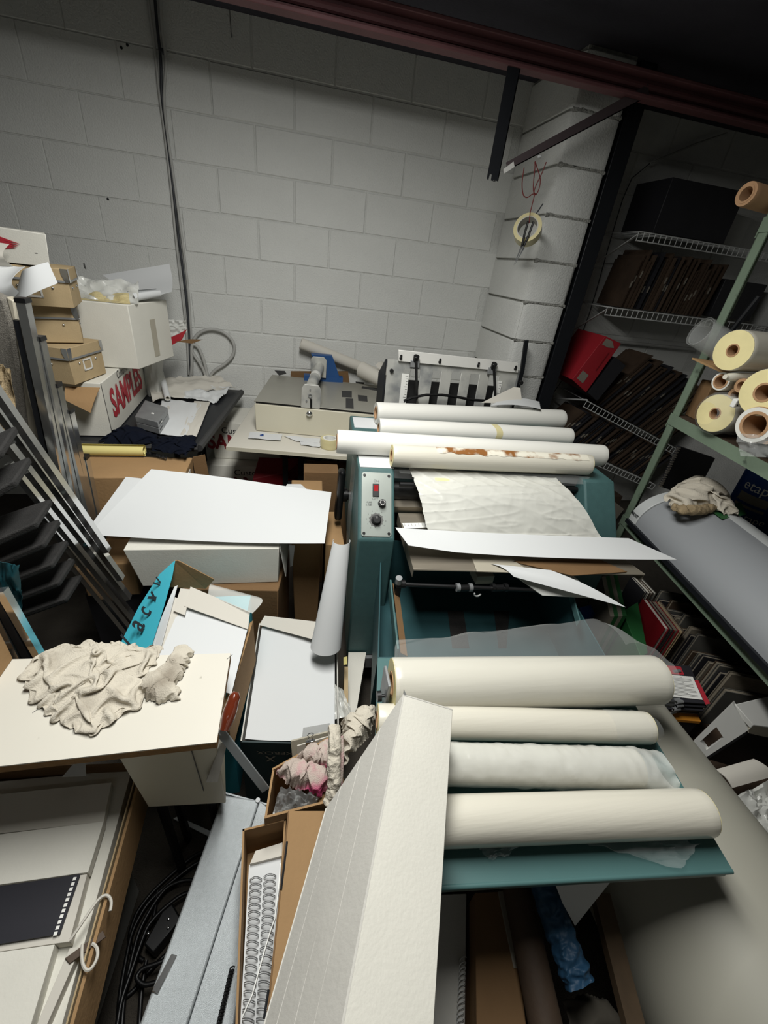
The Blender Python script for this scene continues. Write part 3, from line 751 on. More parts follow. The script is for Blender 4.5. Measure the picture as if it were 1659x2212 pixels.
for (px, py), (qx, qy) in (((899, 774), (900, 862)), ((1067, 790), (1070, 862))):
    c0, c1 = at(px, py, y=2.07), at(qx, qy, y=2.06)
    rd_ = obj('guide_rod', MB().cyl(c0, c1, .007, n=12), M['blackp'], pm)
    obj('rod_clamp', MB().cyl(c0+V(0, -.004, .012), c0+V(0, .01, -.018), .015, .012, n=18), M['blackp'], rd_, bev=.002)
    obj('rod_bracket', MB().box((c0.x-.022, 2.072, c0.z-.045), (c0.x+.022, 2.09, c0.z-.012)), M['zinc'], rd_, bev=.002)
for px0, px1 in ((869, 884), (1075, 1090)):
    u0, u1 = (at(px0, 800, y=2.095)-tl_).dot(ux), (at(px1, 800, y=2.095)-tl_).dot(ux)
    yo = V(0, -.004, 0)
    sc_ = obj('scale', MB().prism([fp2(u0, .06)+yo, fp2(u1, .06)+yo, fp2(u1, .26)+yo, fp2(u0, .26)+yo], (0, .002, 0)), M['white'], pm)
    for k in range(14):
        z_ = .07+.013*k; obj('scale_tick', MB().prism([fp2(u1-.012-(.006 if k % 4 == 0 else 0), z_)+yo*1.2, fp2(u1-.003, z_)+yo*1.2, fp2(u1-.003, z_+.002)+yo*1.2, fp2(u1-.012-(.006 if k % 4 == 0 else 0), z_+.002)+yo*1.2], (0, .0008, 0)), M['inkg'], sc_)
for px, py in ((846, 801), (1126, 827)):
    c0 = at(px, py, y=2.09); obj('corner_bolt', MB().cyl(c0+V(0, .01, 0), c0+V(0, -.006, 0), .010, n=16), M['blackp'], pm)
cpath = [at(px, py, y=2.03) for px, py in ((872, 866), (890, 859), (920, 853), (955, 853), (990, 858), (1020, 864), (1055, 866), (1090, 868))]
obj('power_cable', MB().sweep(cpath, .007, 8), M['blackrub'], label='thick black cable arching over the rolls in front of the slotted plate', cat='cable')
quad_sheet('paper_offcut', [(1110, 836), (1124, 838), (1128, 872), (1040, 870)], 1.1, M['paperw'], 'torn white card wedge leaning on the slotted plate', 'paper', zs=[1.17, 1.17, 1.105, 1.105], nu=8, nv=8)
quad_sheet('paper_offcut', [(1085, 862), (1165, 868), (1168, 884), (1060, 876)], 1.11, M['paper'], 'curled white paper lying on the roll by the slotted plate', 'paper', lambda u, v: V(0, 0, .012*math.sin(3.14*u)), nu=12, nv=6)

# things on and behind the white table
roll('packing_tape', 'fat roll of pale packing tape standing by the end of the longest roll', (at(712, 965, z=.752)).xyz, (at(712, 965, z=.752)+V(0, 0, .05)).xyz, .052, M['tape'], core=.038, edge='tape', corem='white', cat='tape')
for px, lb in (([(540, 934), (610, 941), (606, 954), (536, 948)], 'white slip of paper with a blue scrap on it, on the white table'), ([(612, 942), (692, 950), (690, 960), (640, 954)], 'folded white slip of paper in front of the cutter'), ([(648, 955), (700, 960), (690, 968), (650, 962)], 'blank white slip of paper near the tape roll')):
    c = [at(*p, z=.7525) for p in px]
    obj('paper_slip', MB().grid(lambda u, v: lerp(lerp(c[0], c[1], u), lerp(c[3], c[2], u), v)+V(0, 0, .003+.004*abs(math.sin(u*5))), 10, 4, .0005), M['paper'], label=lb, cat='paper')
c0 = at(565, 940, z=.764); obj('blue_scrap', MB().ball(c0, .008, 8, (1.2, .7, .6)).ball(c0+V(.006, 0, .002), .006, 6), M['bluepaint'], label='crumpled blue scrap lying on a paper slip', cat='scrap')
a, b = at(650, 742, y=2.862), at(818, 808, y=2.862)
roll('poster_tube', 'beige paper tube leaning on the wall behind the blue support', a, b, .034, M['paperw'], core=.031, edge='paperw', corem='paperw', cat='tube')
def curl(name, p0, p1, r, m, lab, a0=0., a1=5.6, cat='paper', th=.0007, taper=.8):
    p0, p1 = Vector(p0), Vector(p1); d = (p1-p0).normalized(); u = d.orthogonal().normalized(); w = d.cross(u)
    def fn(s_, t_):
        a_ = lerp(a0, a1, t_); rr = r*lerp(1, taper, s_)*(1+.12*math.sin(a_*1.5))*(1-.05*t_)
        return lerp(p0, p1, s_) + u*rr*math.cos(a_) + w*rr*math.sin(a_) + d*.01*noise.noise(V(t_*4, s_, 1))
    return obj(name, MB().grid(fn, 14, 40, th), m, label=lab, cat=cat)
curl('paper_curl', at(780, 800, y=2.74), at(828, 825, y=2.62), .05, M['paperw'], 'curled sheet of paper standing behind the cutter plate', .5, 5.2)
curl('paper_curl', at(818, 795, y=2.80), at(852, 825, y=2.7), .055, M['paperw'], 'loose paper curl wedged behind the slotted plate', 1.0, 5.0)
obj('board_offcut', MB().prism([at(628, 803, y=2.87), at(752, 803, y=2.87), at(756, 835, y=2.87), at(628, 835, y=2.87)], (0, .02, -.0)), M['kraftd'], label='brown wooden batten behind the cutter plate', cat='batten')

# ================================================================== dark folding table at left with cartons
dt = thing('folding_table', 'dark folding table with a worn black edge under the sample cartons', 'table', (-.9, 2.35, 0))
e0, e1 = at(520, 843, z=.85), at(428, 962, z=.85)
e1.z = e0.z = .85
q = [V(-1.75, e1.y, .85), e1, e0, V(-1.75, e0.y, .85)]
obj('table_top', MB().slab(q, .02), M['black'], dt)
obj('edge_moulding', MB().sweep([q[0]+V(0, -.004, -.012), q[1]+V(0, -.004, -.012)], .017, 8).sweep([q[1]+V(.004, -.004, -.012), q[2]+V(.004, 0, -.012)], .017, 8), M['dark'], dt)
for x, y in ((-.56, 2.0), (-.60, 2.75), (-1.6, 2.0), (-1.6, 2.7)):
    obj('leg', MB().sweep([(x, y, 0), (x, y, .832)], .014, 10), M['black'], dt)
obj('leg_brace', MB().sweep([(-.56, 2.0, .5), (-.60, 2.75, .5)], .011, 8), M['black'], dt)

# SAMPLES carton
s0 = V(-.80, 1.945, .853); s1 = lerp(s0, at(332, 836, z=.853), .8)
sxv = (s1-s0); lft = V(-.46, -.02, 0)
sb = thing('sample_carton', 'white carton lettered SAMPLES in red, flap hanging open, on the folding table', 'box', s0+V(-.23, .3, 0))
obj('carton_body', MB().para(s0, sxv, lft, V(0, 0, .235)), M['card'], sb, bev=.003)
obj('carton_flap', MB().grid(lambda u, v: lerp(lerp(at(142, 836, y=1.915), at(216, 838, y=1.925), u), lerp(at(143, 866, y=1.86), at(196, 892, y=1.85), u), v) + V(0, -.01*math.sin(3.14*v), 0), 8, 10, .003), M['kraft'], sb, label='brown inside of the hanging flap')
fx = V(sxv.x, sxv.y, 0).normalized(); fn_ = V(fx.y, -fx.x, 0)
lettering('lettering', 'SAMPLES', M['redtx'], s0+fx*.32+V(0, 0, .118)+fn_*.002, fx, (0, 0, 1), .17, sb, xs=.78, bold=.03)
lettering('handwriting', 'Customer', M['inkb'], s0+fx*.30+V(0, 0, .216)+fn_*.002, fx, (0, 0, 1), .05, sb, xs=.9)
obj('seam', MB().sweep([s0+V(.001, -.001, .0), s0+V(.001, -.001, .235)], .0012, 6), M['inkg'], sb)

# plain white carton above it
w0 = at(302, 804, y=2.2); w0.z = 1.092; w1 = V(-.645, 2.52, 1.092)
wbx = thing('white_carton', 'plain white carton with a tape strip, on the SAMPLES carton', 'box', w0+V(-.2, .15, 0))
obj('carton_body', MB().para(w0, w1-w0, V(-.38, -.0, 0), V(0, 0, .275)), M['card'], wbx, bev=.003)
wd_ = (w1-w0).normalized(); wn = V(wd_.y, -wd_.x, 0)
obj('tape_strip', MB().para(w0+wd_*.15+wn*.001+V(0, 0, .03), wd_*.045, V(0, 0, .17), wn*.0008), M['creamg'], wbx)
def crumple(name, c, nx, m, label, amp=.02, f=6, cat='paper', seed=0, th=.0008, nu=26, nv=18, zmin=-9):
    c = [Vector(p) for p in c]
    def fn(u, v):
        p = lerp(lerp(c[0], c[1], u), lerp(c[3], c[2], u), v); n_ = Vector(nx)
        p = p + n_*(amp*(noise.noise(V(u*f, v*f*.7, seed)) + .6*abs(noise.noise(V(u*f*2, v*f*2, seed+5)))))
        return V(p.x, p.y, max(p.z, zmin + .002*abs(noise.noise(V(u*9, v*9, 1)))))
    return obj(name, MB().grid(fn, nu, nv, th), m, label=label, cat=cat)
ZT = 1.372
crumple('plastic_bag', [at(158, 600, y=2.35), at(300, 610, y=2.35), at(300, 668, y=2.25)+V(0, 0, .005), at(160, 662, y=2.25)+V(0, 0, .005)], (0, -.5, .8), M['milky'], 'crumpled clear plastic bag lying on the plain white carton', .03, 5, 'plastic bag', 3, zmin=1.369)
crumple('bag_of_paper', [at(168, 634, y=2.3), at(278, 634, y=2.3), at(282, 660, y=2.22), at(168, 662, y=2.22)], (0, -.5, .6), M['ragy'], 'yellowish wrapped paper under the clear bag on the white carton', .02, 4, 'paper', 9, zmin=1.368)

curl('paper_curl', at(283, 640, y=2.3), at(342, 632, y=2.42), .022, M['paper'], 'small curl of white paper on the plain white carton', 0, 5)

# three kraft storage boxes with metal corners
def storage_box(label, c, ax, ay, h, holder=None, lid=.045, tilt=0):
    """c = front right bottom corner, ax = along the front to the left, ay = to the back"""
    c, ax, ay = Vector(c), Vector(ax), Vector(ay); z = V(0, 0, 1)
    t = thing('storage_box', label, 'box', c+(ax+ay)/2, 'kraft storage boxes with metal corners')
    obj('box_body', MB().para(c, ax, ay, z*(h-lid*.4)), M['kraftl'], t, bev=.002)
    o = .004; axn, ayn = ax.normalized(), ay.normalized()
    ld = obj('lid', MB().para(c-axn*o-ayn*o+z*(h-lid), ax+axn*2*o, ay+ayn*2*o, z*lid), M['kraftl'], t, bev=.002)
    # bright strip round the lid edge and metal corner caps
    for p, d, n_ in ((c, ax, -ayn), (c, ay, -axn)):
        obj('lid_strip', MB().para(p+n_*(o+.001)-d.normalized()*o+z*(h-lid), d+d.normalized()*2*o, n_*.0012, z*.007), M['zinc'], ld)
    for p in (c, c+ax, c+ay):
        for d, n_ in ((ax, -ayn), (ay, -axn)):
            s_ = 1 if (p-c).dot(d) < .001 else -1
            if (p-c).dot(-n_) > .01: continue
            q = p + n_*(o+.001) - d.normalized()*o*s_ + z*(h-lid)
            dd = d.normalized()*s_
            obj('metal_corner', MB().prism([q, q+dd*.012, q+dd*.02+z*lid*.6, q+dd*.02+z*lid, q+z*lid], n_*.0015), M['chrome'], ld)
    for k in (.25, .75):
        q = c + ax*k - ayn*.001 + z*(h-lid-.02); obj('rivet', MB().ball(q, .005, 10), M['chrome'], t)
        q = c + ay*k - axn*.001 + z*(h-lid-.02); obj('rivet', MB().ball(q, .005, 10), M['chrome'], t)
    if holder:
        d, n_, k, hh = holder; q = c + d*k + n_*.001 + z*hh; dn_ = d.normalized()
        wv, hv = .055, .045
        obj('label_holder', MB().para(q, dn_*wv, z*.006, n_*.002).para(q+z*(hv-.006), dn_*wv, z*.006, n_*.002).para(q, dn_*.006, z*hv, n_*.002).para(q+dn_*(wv-.006), dn_*.006, z*hv, n_*.002), M['aluw'], t)
    return t
cA = at(163, 832, z=1.092); ayA = at(230, 806, z=1.092)-cA; ayA.z = 0
axA = V(-ayA.y, ayA.x, 0).normalized()*.28
storage_box('kraft storage box lowest of three, turned corner-on, on the SAMPLES carton', cA, axA, ayA, .14, (ayA, -axA.normalized(), .35, .04))
cB = at(181, 741, z=1.236); storage_box('kraft storage box in the middle of the three', cB, V(-.19, -.075, 0), V(-.072, .18, 0), .132)
cC = at(161, 666, z=1.371); storage_box('kraft storage box topmost of three, under the white flat box', cC, V(-.2, -.05, 0), V(-.047, .19, 0), .13, (V(-.2, -.05, 0), V(.24, -.97, 0), .42, .03))
fb = thing('flat_box', 'white flat box with red brush print, on top of the kraft boxes', 'box', (-1, 1.95, 1.505))
f0 = V(-.856, 1.90, 1.505)
obj('box_body', MB().hexa([f0, f0+V(-.09, .2, 0), f0+V(-.49, .2, 0), f0+V(-.4, 0, 0), f0+V(.012, .0, .10), f0+V(-.08, .2, .10), f0+V(-.49, .2, .105), f0+V(-.4, .0, .112)]), M['card'], fb, bev=.002)
for k in range(4):
    pts = [at(-30, 500+9*k, y=1.898), at(30-4*k, 522+3*k, y=1.898), at(44-3*k, 527+3*k, y=1.898), at(-30, 512+9*k, y=1.898)]
    obj('red_brush_print', MB().prism(pts, (0, -.001, 0)), M['redtx'], fb)
c0 = at(78, 547, y=1.9); obj('ink_mark', MB().ball(c0, .003, 6, (2, .3, .6)), M['inkg'], fb)
def leafy(name, px, y, m, label, bendv, nu=16, nv=16):
    c = [at(*p, y=k) for p, k in zip(px, y)]
    def fn(u, v):
        p = lerp(lerp(c[0], c[1], u), lerp(c[3], c[2], u), v); return p + bendv(u, v)
    return obj(name, MB().grid(fn, nu, nv, .0008), m, label=label, cat='paper')
leafy('tissue_sheet', [(46, 592), (104, 566), (125, 612), (26, 664)], [1.86, 1.84, 1.8, 1.82], M['paper'], 'white tissue sheet drooping in front of the top kraft box', lambda u, v: V(0, -.05*math.sin(3.14*u), .0))
leafy('tissue_sheet', [(-60, 548), (54, 574), (40, 628), (-60, 695)], [1.84, 1.84, 1.78, 1.75], M['paper'], 'white paper curling below the red brush print', lambda u, v: V(0, -.06*math.sin(3.14*v), .01*math.sin(6*u)))
leafy('tissue_sheet', [(-60, 515), (20, 528), (30, 576), (-60, 590)], [1.84, 1.85, 1.84, 1.8], M['paperw'], 'rolled white paper beside the flat box front', lambda u, v: V(0, -.05*math.sin(3.14*v), 0))

leafy('paper_sheet', [(222, 594), (366, 570), (371, 630), (300, 650)], [2.62, 2.66, 2.44, 2.36], M['paper'], 'folded white sheet standing up on the plain white carton', lambda u, v: V(0, .03*math.sin(3.14*v), -.012*math.sin(3.14*v)))
# small things on the folding table
fdr = thing('disk_drive', 'stack of two grey metal computer drives on the papers', 'drive', at(330, 925, z=.86))
c = [at(*p, z=.862) for p in ((297, 925), (345, 938), (366, 905), (318, 888))]
for k, (m_, lab) in enumerate((('zinc', 'lower'), ('zinc', 'upper'))):
    zz_ = V(0, 0, .03*k)
    obj('drive_case', MB().prism([p+zz_ for p in c], (0, 0, .028)), M[m_], fdr, bev=.0015)
    e = lerp(c[1], c[2], .5)+zz_
    dr_ = (c[2]-c[1]).normalized(); nn = V(dr_.y, -dr_.x, 0)
    obj('drive_slot', MB().para(c[1]+dr_*.02+nn*.0006+zz_+V(0, 0, .012), dr_*.05, V(0, 0, .005), nn*.001), M['blackp'], fdr)
    obj('drive_button', MB().para(c[1]+dr_*.055+nn*.0006+zz_+V(0, 0, .006), dr_*.014, V(0, 0, .006), nn*.002), M['white'], fdr)
q = lerp(lerp(c[0], c[1], .55), lerp(c[3], c[2], .55), .35)+V(0, 0, .0585)
obj('drive_label', MB().para(q, (c[1]-c[0]).normalized()*.016, (c[3]-c[0]).normalized()*.016, V(0, 0, .0008)), M['white'], fdr)
for px, m_, lb in (([(350, 862), (436, 876), (400, 946), (345, 940)], 'paper', 'white sheet under the grey drives on the folding table'), ([(330, 880), (372, 872), (360, 900), (320, 898)], 'paperw', 'crumpled white slip behind the grey drives'), ([(420, 868), (455, 870), (425, 945), (388, 942)], 'paperw', 'cream envelope pile along the black table edge')):
    c = [at(*p, z=.853) for p in px]; s_ = px[0][0]
    obj('loose_paper', MB().grid(lambda u, v: lerp(lerp(c[0], c[1], u), lerp(c[3], c[2], u), v)+V(0, 0, .004+.008*abs(noise.noise(V(u*3, v*3, s_)))), 14, 14, .0012), M[m_], label=lb, cat='paper')
crumple('tissue_sheet', [at(318, 820, z=.90), at(470, 812, z=.90), at(510, 838, z=.872), at(330, 868, z=.87)], (0, 0, 1), M['paperw'], 'grey tissue sheets heaped at the back of the folding table', .03, 4, 'paper', 21)
crumple('tissue_sheet', [at(400, 835, z=.885), at(500, 836, z=.875), at(468, 870, z=.86), at(398, 862, z=.865)], (0, 0, 1), M['paper'], 'white tissue folded over the black table edge', .018, 5, 'paper', 31)
a, b = at(352, 822, z=.92), at(362, 860, z=.885)
roll('paper_tube', 'narrow white paper tube on the tissue sheets', a, b, .016, M['paper'], core=.012, edge='paper', corem='paperw', cat='tube')

# polythene and red tinsel behind the white carton
gb = thing('gift_bag', 'grey plastic bag with a red bow and dry leaf stuck behind the white carton', 'plastic bag', (-.69, 2.62, .851))
def fn(u, v):
    t_ = 2*math.pi*u; r = .075*(1+.25*noise.noise(V(math.cos(t_)*2, math.sin(t_)*2, v*5)))*(1-.35*v)
    return V(-.80+.02*v+r*math.cos(t_)*.7, 2.64+r*math.sin(t_), lerp(.852, 1.27, v))
obj('bag_film', MB().grid(fn, 28, 20), M['milky'], gb)
c = [at(352, 690, y=2.6), at(402, 692, y=2.6), at(404, 722, y=2.58), at(352, 730, y=2.58)]
obj('bag_neck', MB().grid(lambda u, v: lerp(lerp(c[0], c[1], u), lerp(c[3], c[2], u), v)+V(0, -.03, 0)*noise.noise(V(u*6, v*6, 2)), 20, 14), M['milky'], gb)
obj('paper_bow', MB().prism([at(366, 730, y=2.56), at(384, 722, y=2.56), at(403, 712, y=2.56), at(392, 735, y=2.56), at(366, 748, y=2.56)], (0, .01, 0)), M['red'], gb)
obj('dry_leaf', MB().prism([at(380, 738, y=2.55), at(410, 733, y=2.55), at(438, 734, y=2.55), at(415, 742, y=2.55)], (0, .006, 0)), M['kraftd'], gb)

# navy cloth
def cloth_blob(name, px, z, hgt, m, label, cat='cloth', seed=0, nth=90, nr=26, fold=.35, ff=5, parent=None, zs=None, dome=.5):
    """crumpled cloth lying on a surface, outlined on that surface"""
    pts = [at(*p, z=(zs[i] if zs else z)) for i, p in enumerate(px)]
    c = sum(pts, V(0, 0, 0))/len(pts); n = len(pts)
    # radius by angle through the outline points
    ang = sorted(((math.atan2(p.y-c.y, p.x-c.x), p) for p in pts), key=lambda k: k[0])
    def rim(t_):
        for i in range(n):
            a0, p0 = ang[i]; a1, p1 = ang[(i+1) % n]
            if i == n-1: a1 += 2*math.pi
            for tt_ in (t_, t_+2*math.pi, t_-2*math.pi):
                if a0 <= tt_ <= a1: return lerp(p0, p1, (tt_-a0)/max(1e-6, a1-a0))
        return ang[0][1]
    # a sheet with more cloth than room for it, settled by a small position-based simulation so that it buckles into folds
    N = 66 if nth > 100 else 48
    rng = np.random.RandomState(seed)
    s_, t_ = np.meshgrid(np.linspace(-1, 1, N), np.linspace(-1, 1, N), indexing='ij')
    dx = s_*np.sqrt(1-t_**2/2); dy = t_*np.sqrt(1-s_**2/2); rad = np.sqrt(dx**2+dy**2); ang_ = np.arctan2(dy, dx)
    X = np.zeros((N, N, 3))
    for a in range(N):
        for b in range(N):
            e = rim(ang_[a, b]); q = lerp(c, e, float(rad[a, b])); X[a, b] = (q.x, q.y, q.z)
    X[..., 2] += hgt*dome*np.maximum(0, 1-rad**2.2)
    base = X[..., 2].copy(); flat = X[..., :2].copy()
    ex = 1.12+fold*.9
    for a in range(N):
        for b in range(N):
            nz_ = noise.noise(V(X[a, b, 0]*ff*7, X[a, b, 1]*ff*7, seed))+.5*noise.noise(V(X[a, b, 0]*ff*16, X[a, b, 1]*ff*16, seed+5))
            X[a, b, 2] += hgt*.6*max(0, 1-rad[a, b]**3)*(.6+.9*nz_) + .004*rng.rand()
    rimm = rad > .985
    offs = [((1, 0), 1.), ((0, 1), 1.), ((1, 1), .6), ((1, -1), .6), ((2, 0), .22), ((0, 2), .22), ((3, 0), .12), ((0, 3), .12)]
    cons = []
    for (da, db), k in offs:
        A = [(a, b) for a in range(N-da) for b in range(max(0, -db), N-max(0, db))]
        for colr in range(4):
            sel = [(a, b) for a, b in A if ((a//max(1, da)) % 2)+2*((b//max(1, abs(db))) % 2) == colr] if db and da else [(a, b) for a, b in A if (((a//da) if da else (b//db)) % 2) == colr]
            if not sel: continue
            I = np.array([a*N+b for a, b in sel]); J = np.array([(a+da)*N+b+db for a, b in sel])
            cons.append((I, J, k))
    F2 = flat.reshape(-1, 2); P = X.reshape(-1, 3); bz = base.reshape(-1); rm = rimm.reshape(-1)
    rest = [ex*np.linalg.norm(F2[I]-F2[J], axis=1) for I, J, k in cons]
    vel = np.zeros_like(P)
    for it in range(150):
        old = P.copy()
        P += vel*.86; P[:, 2] -= .00012
        for (I, J, k), L0 in zip(cons, rest):
            d_ = P[J]-P[I]; ln = np.linalg.norm(d_, axis=1)+1e-9
            w_ = (k*.5*(ln-L0)/ln)[:, None]*d_
            np.add.at(P, I, w_) if False else P.__setitem__(I, P[I]+w_); P[J] = P[J]-w_
        P[:, 2] = np.maximum(P[:, 2], bz+.0025)
        top = bz+hgt*.8
        P[:, 2] = np.where(P[:, 2] > top, P[:, 2]*.7+top*.3, P[:, 2])
        P[rm, :2] = P[rm, :2]*.93+F2[rm]*.07
        gnd = P[:, 2] < bz+.004
        vel = P-old; vel[gnd, :2] *= .5
        vel = np.clip(vel, -.004, .004)
    mb = MB()
    mb.v = [Vector(p) for p in P]
    mb.f = [(a*N+b, (a+1)*N+b, (a+1)*N+b+1, a*N+b+1) for a in range(N-1) for b in range(N-1)]
    o = obj(name, mb, m, parent, label=label, cat=cat, smooth=0)
    o.data.shade_smooth()
    ss = o.modifiers.new('subdivision', 'SUBSURF'); ss.levels = 1; ss.render_levels = 1
    return o
cloth_blob('navy_cloth', [(214, 957), (240, 953), (262, 934), (276, 924), (294, 932), (340, 946), (345, 958), (290, 962), (225, 963)], .855, .085, M['navy'], 'dark navy cloth folded in front of the grey drives', seed=3, fold=.2)
cloth_blob('navy_cloth', [(330, 962), (345, 950), (420, 945), (424, 962), (402, 984), (330, 975)], .852, .045, M['navy'], 'flat navy cloth hanging on the folding table corner', seed=5, fold=.2)

# kraft carton standing in front of the folding table, with yellow pad and wire spiral
BZ = .82
kb = thing('brown_carton', 'brown carton with the yellow pad on it, in front of the folding table', 'box', (-.68, 1.84, .34))
q0, q1, q2, q3 = at(195, 1032, z=BZ), at(396, 1030, z=BZ), at(416, 988, z=BZ), at(180, 985, z=BZ)
bx = [V(q0.x, q0.y, .30), V(q1.x-.01, q1.y, .30), V(q2.x-.02, q2.y, .30), V(q3.x, q3.y, .30), q0, q1, q2, q3]
obj('carton_body', MB().hexa(bx), M['kraft'], kb, bev=.004)
obj('shipping_label', MB().prism([lerp(q1, q2, .15)+V(.001, 0, -.02), lerp(q1, q2, .6)+V(.001, 0, -.02), lerp(q1, q2, .6)+V(-.002, 0, -.1), lerp(q1, q2, .15)+V(-.002, 0, -.1)], (.0015, 0, 0)), M['white'], kb)
obj('carton_flap', MB().hexa([q2+V(.0, 0, -.3), q2+V(.07, .01, -.28), q2+V(.07, .015, -.28), q2+V(0, .005, -.3), q2, q2+V(.05, .01, .01), q2+V(.05, .015, .01), q2+V(0, .005, 0)]), M['kraftd'], kb)
obj('brown_carton', MB().box((-.84, 1.60, 0), (-.44, 1.84, .298)), M['brownold'], label='dark brown carton underneath the yellow pad carton', cat='box', bev=.004)
a, b = at(168, 972, z=BZ+.026), at(312, 974, z=BZ+.026)
pad = thing('yellow_pad', 'yellow legal pad rolled up on the brown carton', 'pad', (a+b)/2-V(0, 0, .026))
d_ = (b-a).normalized()
def fn(u, v):
    t_ = 11*v; r = .026-.0012*t_
    return lerp(a, b, u) + V(0, -r*math.cos(t_+2), r*math.sin(t_+2))
obj('paper_scroll', MB().grid(fn, 6, 90, .0006), M['yellow'], pad)
sp = [at(308+6*k/8, 976+.7*k/3, z=BZ+.012) for k in range(2)]
s0_, s1_ = at(305, 974, z=BZ+.012), at(360, 990, z=BZ+.012)
obj('wire_spiral', MB().sweep([lerp(s0_, s1_, k/150)+V(0, .008*math.cos(k*.9), .008*math.sin(k*.9)) for k in range(151)], .0012, 5), M['black'], label='loose black wire spiral beside the yellow pad', cat='wire binding')
# ================================================================== stacked chrome chairs at the left
def sqbar(mb, p0, p1, w, h=None):
    h = h or w
    return mb.sweep([p0, p1], 1, prof=[(-w/2, -h/2), (w/2, -h/2), (w/2, h/2), (-w/2, h/2)], up=(0, 1, .01))
rear = [((50, 650), (150, 1130)), ((84, 732), (172, 1128)), ((120, 832), (194, 1130)), ((148, 888), (203, 1140)), ((182, 988), (210, 1120))]
diag = [((-30, 812), (232, 1190)), ((-30, 850), (262, 1250)), ((-30, 900), (278, 1292)), ((20, 1000), (288, 1335)), ((90, 1110), (284, 1352)), ((150, 1210), (282, 1375)), ((-10, 1265), (86, 1440))]
tips = [(34, 918), (64, 985), (110, 1076), (128, 1120), (146, 1165), (160, 1205), (176, 1240)]
words = ['topmost chrome chair', 'second chrome chair from the top', 'third chrome chair from the top', 'fourth chrome chair from the top', 'fifth chrome chair from the top', 'sixth chrome chair from the top', 'lowest chrome chair']
for i in range(7):
    tx, ty = tips[i]
    yk = 1.16+.012*i
    A = at(tx, ty, y=yk)
    ch = thing('stacking_chair', words[i] + ' in the dark-seated stack beside the kraft boxes', 'chair', V(A.x-.2, A.y-.1, 0), 'stacked chrome chairs')
    B = at(-170, ty+95, y=yk-.10); Cc = at(-170, ty+162, y=yk-.26); D = at(tx-34, ty+52, y=yk-.15)
    obj('seat', MB().prism([A, B, Cc, D], (0, .004, -.022)), M['seat'], ch, bev=.006)
    off = V(.004, -.01, -.03)
    sf = obj('seat_frame', sqbar(MB(), B+off, A+off+(B-A)*.06, .012), M['chrome'], ch)
    (x0, y0), (x1, y1) = diag[i]
    p0, p1 = at(x0, y0, y=1.215+.026*i), at(x1, y1, y=1.245+.024*i)
    obj('front_leg', sqbar(MB(), p0, p1, .024, .018), M['chrome'], ch)
    if i < 5:
        (x0, y0), (x1, y1) = rear[i]
        p0, p1 = at(x0, y0, y=1.405+.033*i), at(x1, y1, y=1.405+.033*i)
        lg = obj('rear_leg', sqbar(MB(), p0, p1, .03, .022), M['chrome'], ch)
        obj('leg_cap', sqbar(MB(), p0+V(0, 0, -.004), p0+V(0, 0, .008), .033, .026), M['blackp'], lg)
        obj('leg_stile', sqbar(MB(), p0+V(-.028, .0, -.05), p1+V(-.028, .0, 0), .015, .014), M['black'], ch)
    if i == 0:
        bk = [(-40, 620), (12, 645), (28, 700), (44, 800), (62, 940), (40, 985), (-40, 985)]
        obj('back_cushion', MB().prism([at(*p, y=1.46) for p in bk], (0, .04, 0)), M['seatg'], ch, bev=.012, seg=3, label='grey tweed back cushion')
        sh_ = [(12, 640), (30, 650), (46, 760), (64, 860), (86, 930), (80, 975), (64, 990), (62, 940), (44, 800), (28, 700)]
        obj('plywood_shell', MB().prism([at(*p, y=1.465) for p in sh_], (0, .03, 0)), M['creamg'], ch, bev=.004, label='pale plywood shell edge')
    if i == 6:
        for k in range(3):
            p0, p1 = at(-40+22*k, 1262+6*k, y=.85), at(64+26*k, 1470, y=.83)
            obj('rear_leg', sqbar(MB(), p0, p1, .02, .016), M['black' if k == 1 else 'chrome'], ch)
# legs of the lowest chair carried to the floor behind
crumple('tan_cloth', [at(-30, 770, y=1.40), at(24, 800, y=1.40), at(44, 935, y=1.38), at(-30, 930, y=1.36)], (.2, -1, 0), M['ragtan'], 'tan cloth hanging over the grey chair back', .03, 4, 'cloth', 44)
crumple('turquoise_bag', [at(-40, 1205, y=.885), at(42, 1220, y=.885), at(52, 1330, y=.88), at(-40, 1330, y=.88)], (0, -1, 0), M['dimteal'], 'dim turquoise bag squeezed behind the lowest chair legs', .015, 4, 'bag', 47)

# ================================================================== papers, cartons and boxes in the middle
wc = thing('white_carton', 'white carton under the two large paper sheets', 'box', (-.33, 1.55, .50))
c0 = V(-.60, 1.33, .50)
obj('carton_body', MB().hexa([V(-.565, 1.33, .505), V(-.068, 1.33, .505), V(-.055, 1.555, .505), V(-.57, 1.555, .505), V(-.60, 1.33, .675), V(-.062, 1.33, .672), V(-.046, 1.555, .672), V(-.6, 1.555, .675)]), M['card'], wc, bev=.002)
obj('carton_flap', MB().prism([V(-.06, 1.335, .672), V(-.044, 1.555, .672), V(-.03, 1.555, .55), V(-.04, 1.345, .52)], (.003, 0, 0)), M['cardg'], wc)
obj('brown_carton', MB().hexa([V(-.42, 1.31, .0), V(-.08, 1.29, .0), V(-.03, 1.555, .0), V(-.5, 1.555, .0), V(-.42, 1.31, .503), V(-.066, 1.28, .503), V(-.03, 1.555, .503), V(-.5, 1.555, .503)]), M['kraftd'], label='brown taped carton carrying the white carton', cat='box', bev=.004)
obj('brown_carton', MB().box((-.80, 1.40, .40), (-.61, 1.57, .56)), M['kraft'], label='brown carton corner behind the chair legs beside the white carton', cat='box', bev=.004)
obj('dark_carton', MB().box((-.82, 1.42, 0), (-.60, 1.57, .398)), M['bookd'], label='dark carton carrying the brown carton corner behind the chair legs', cat='box', bev=.004)
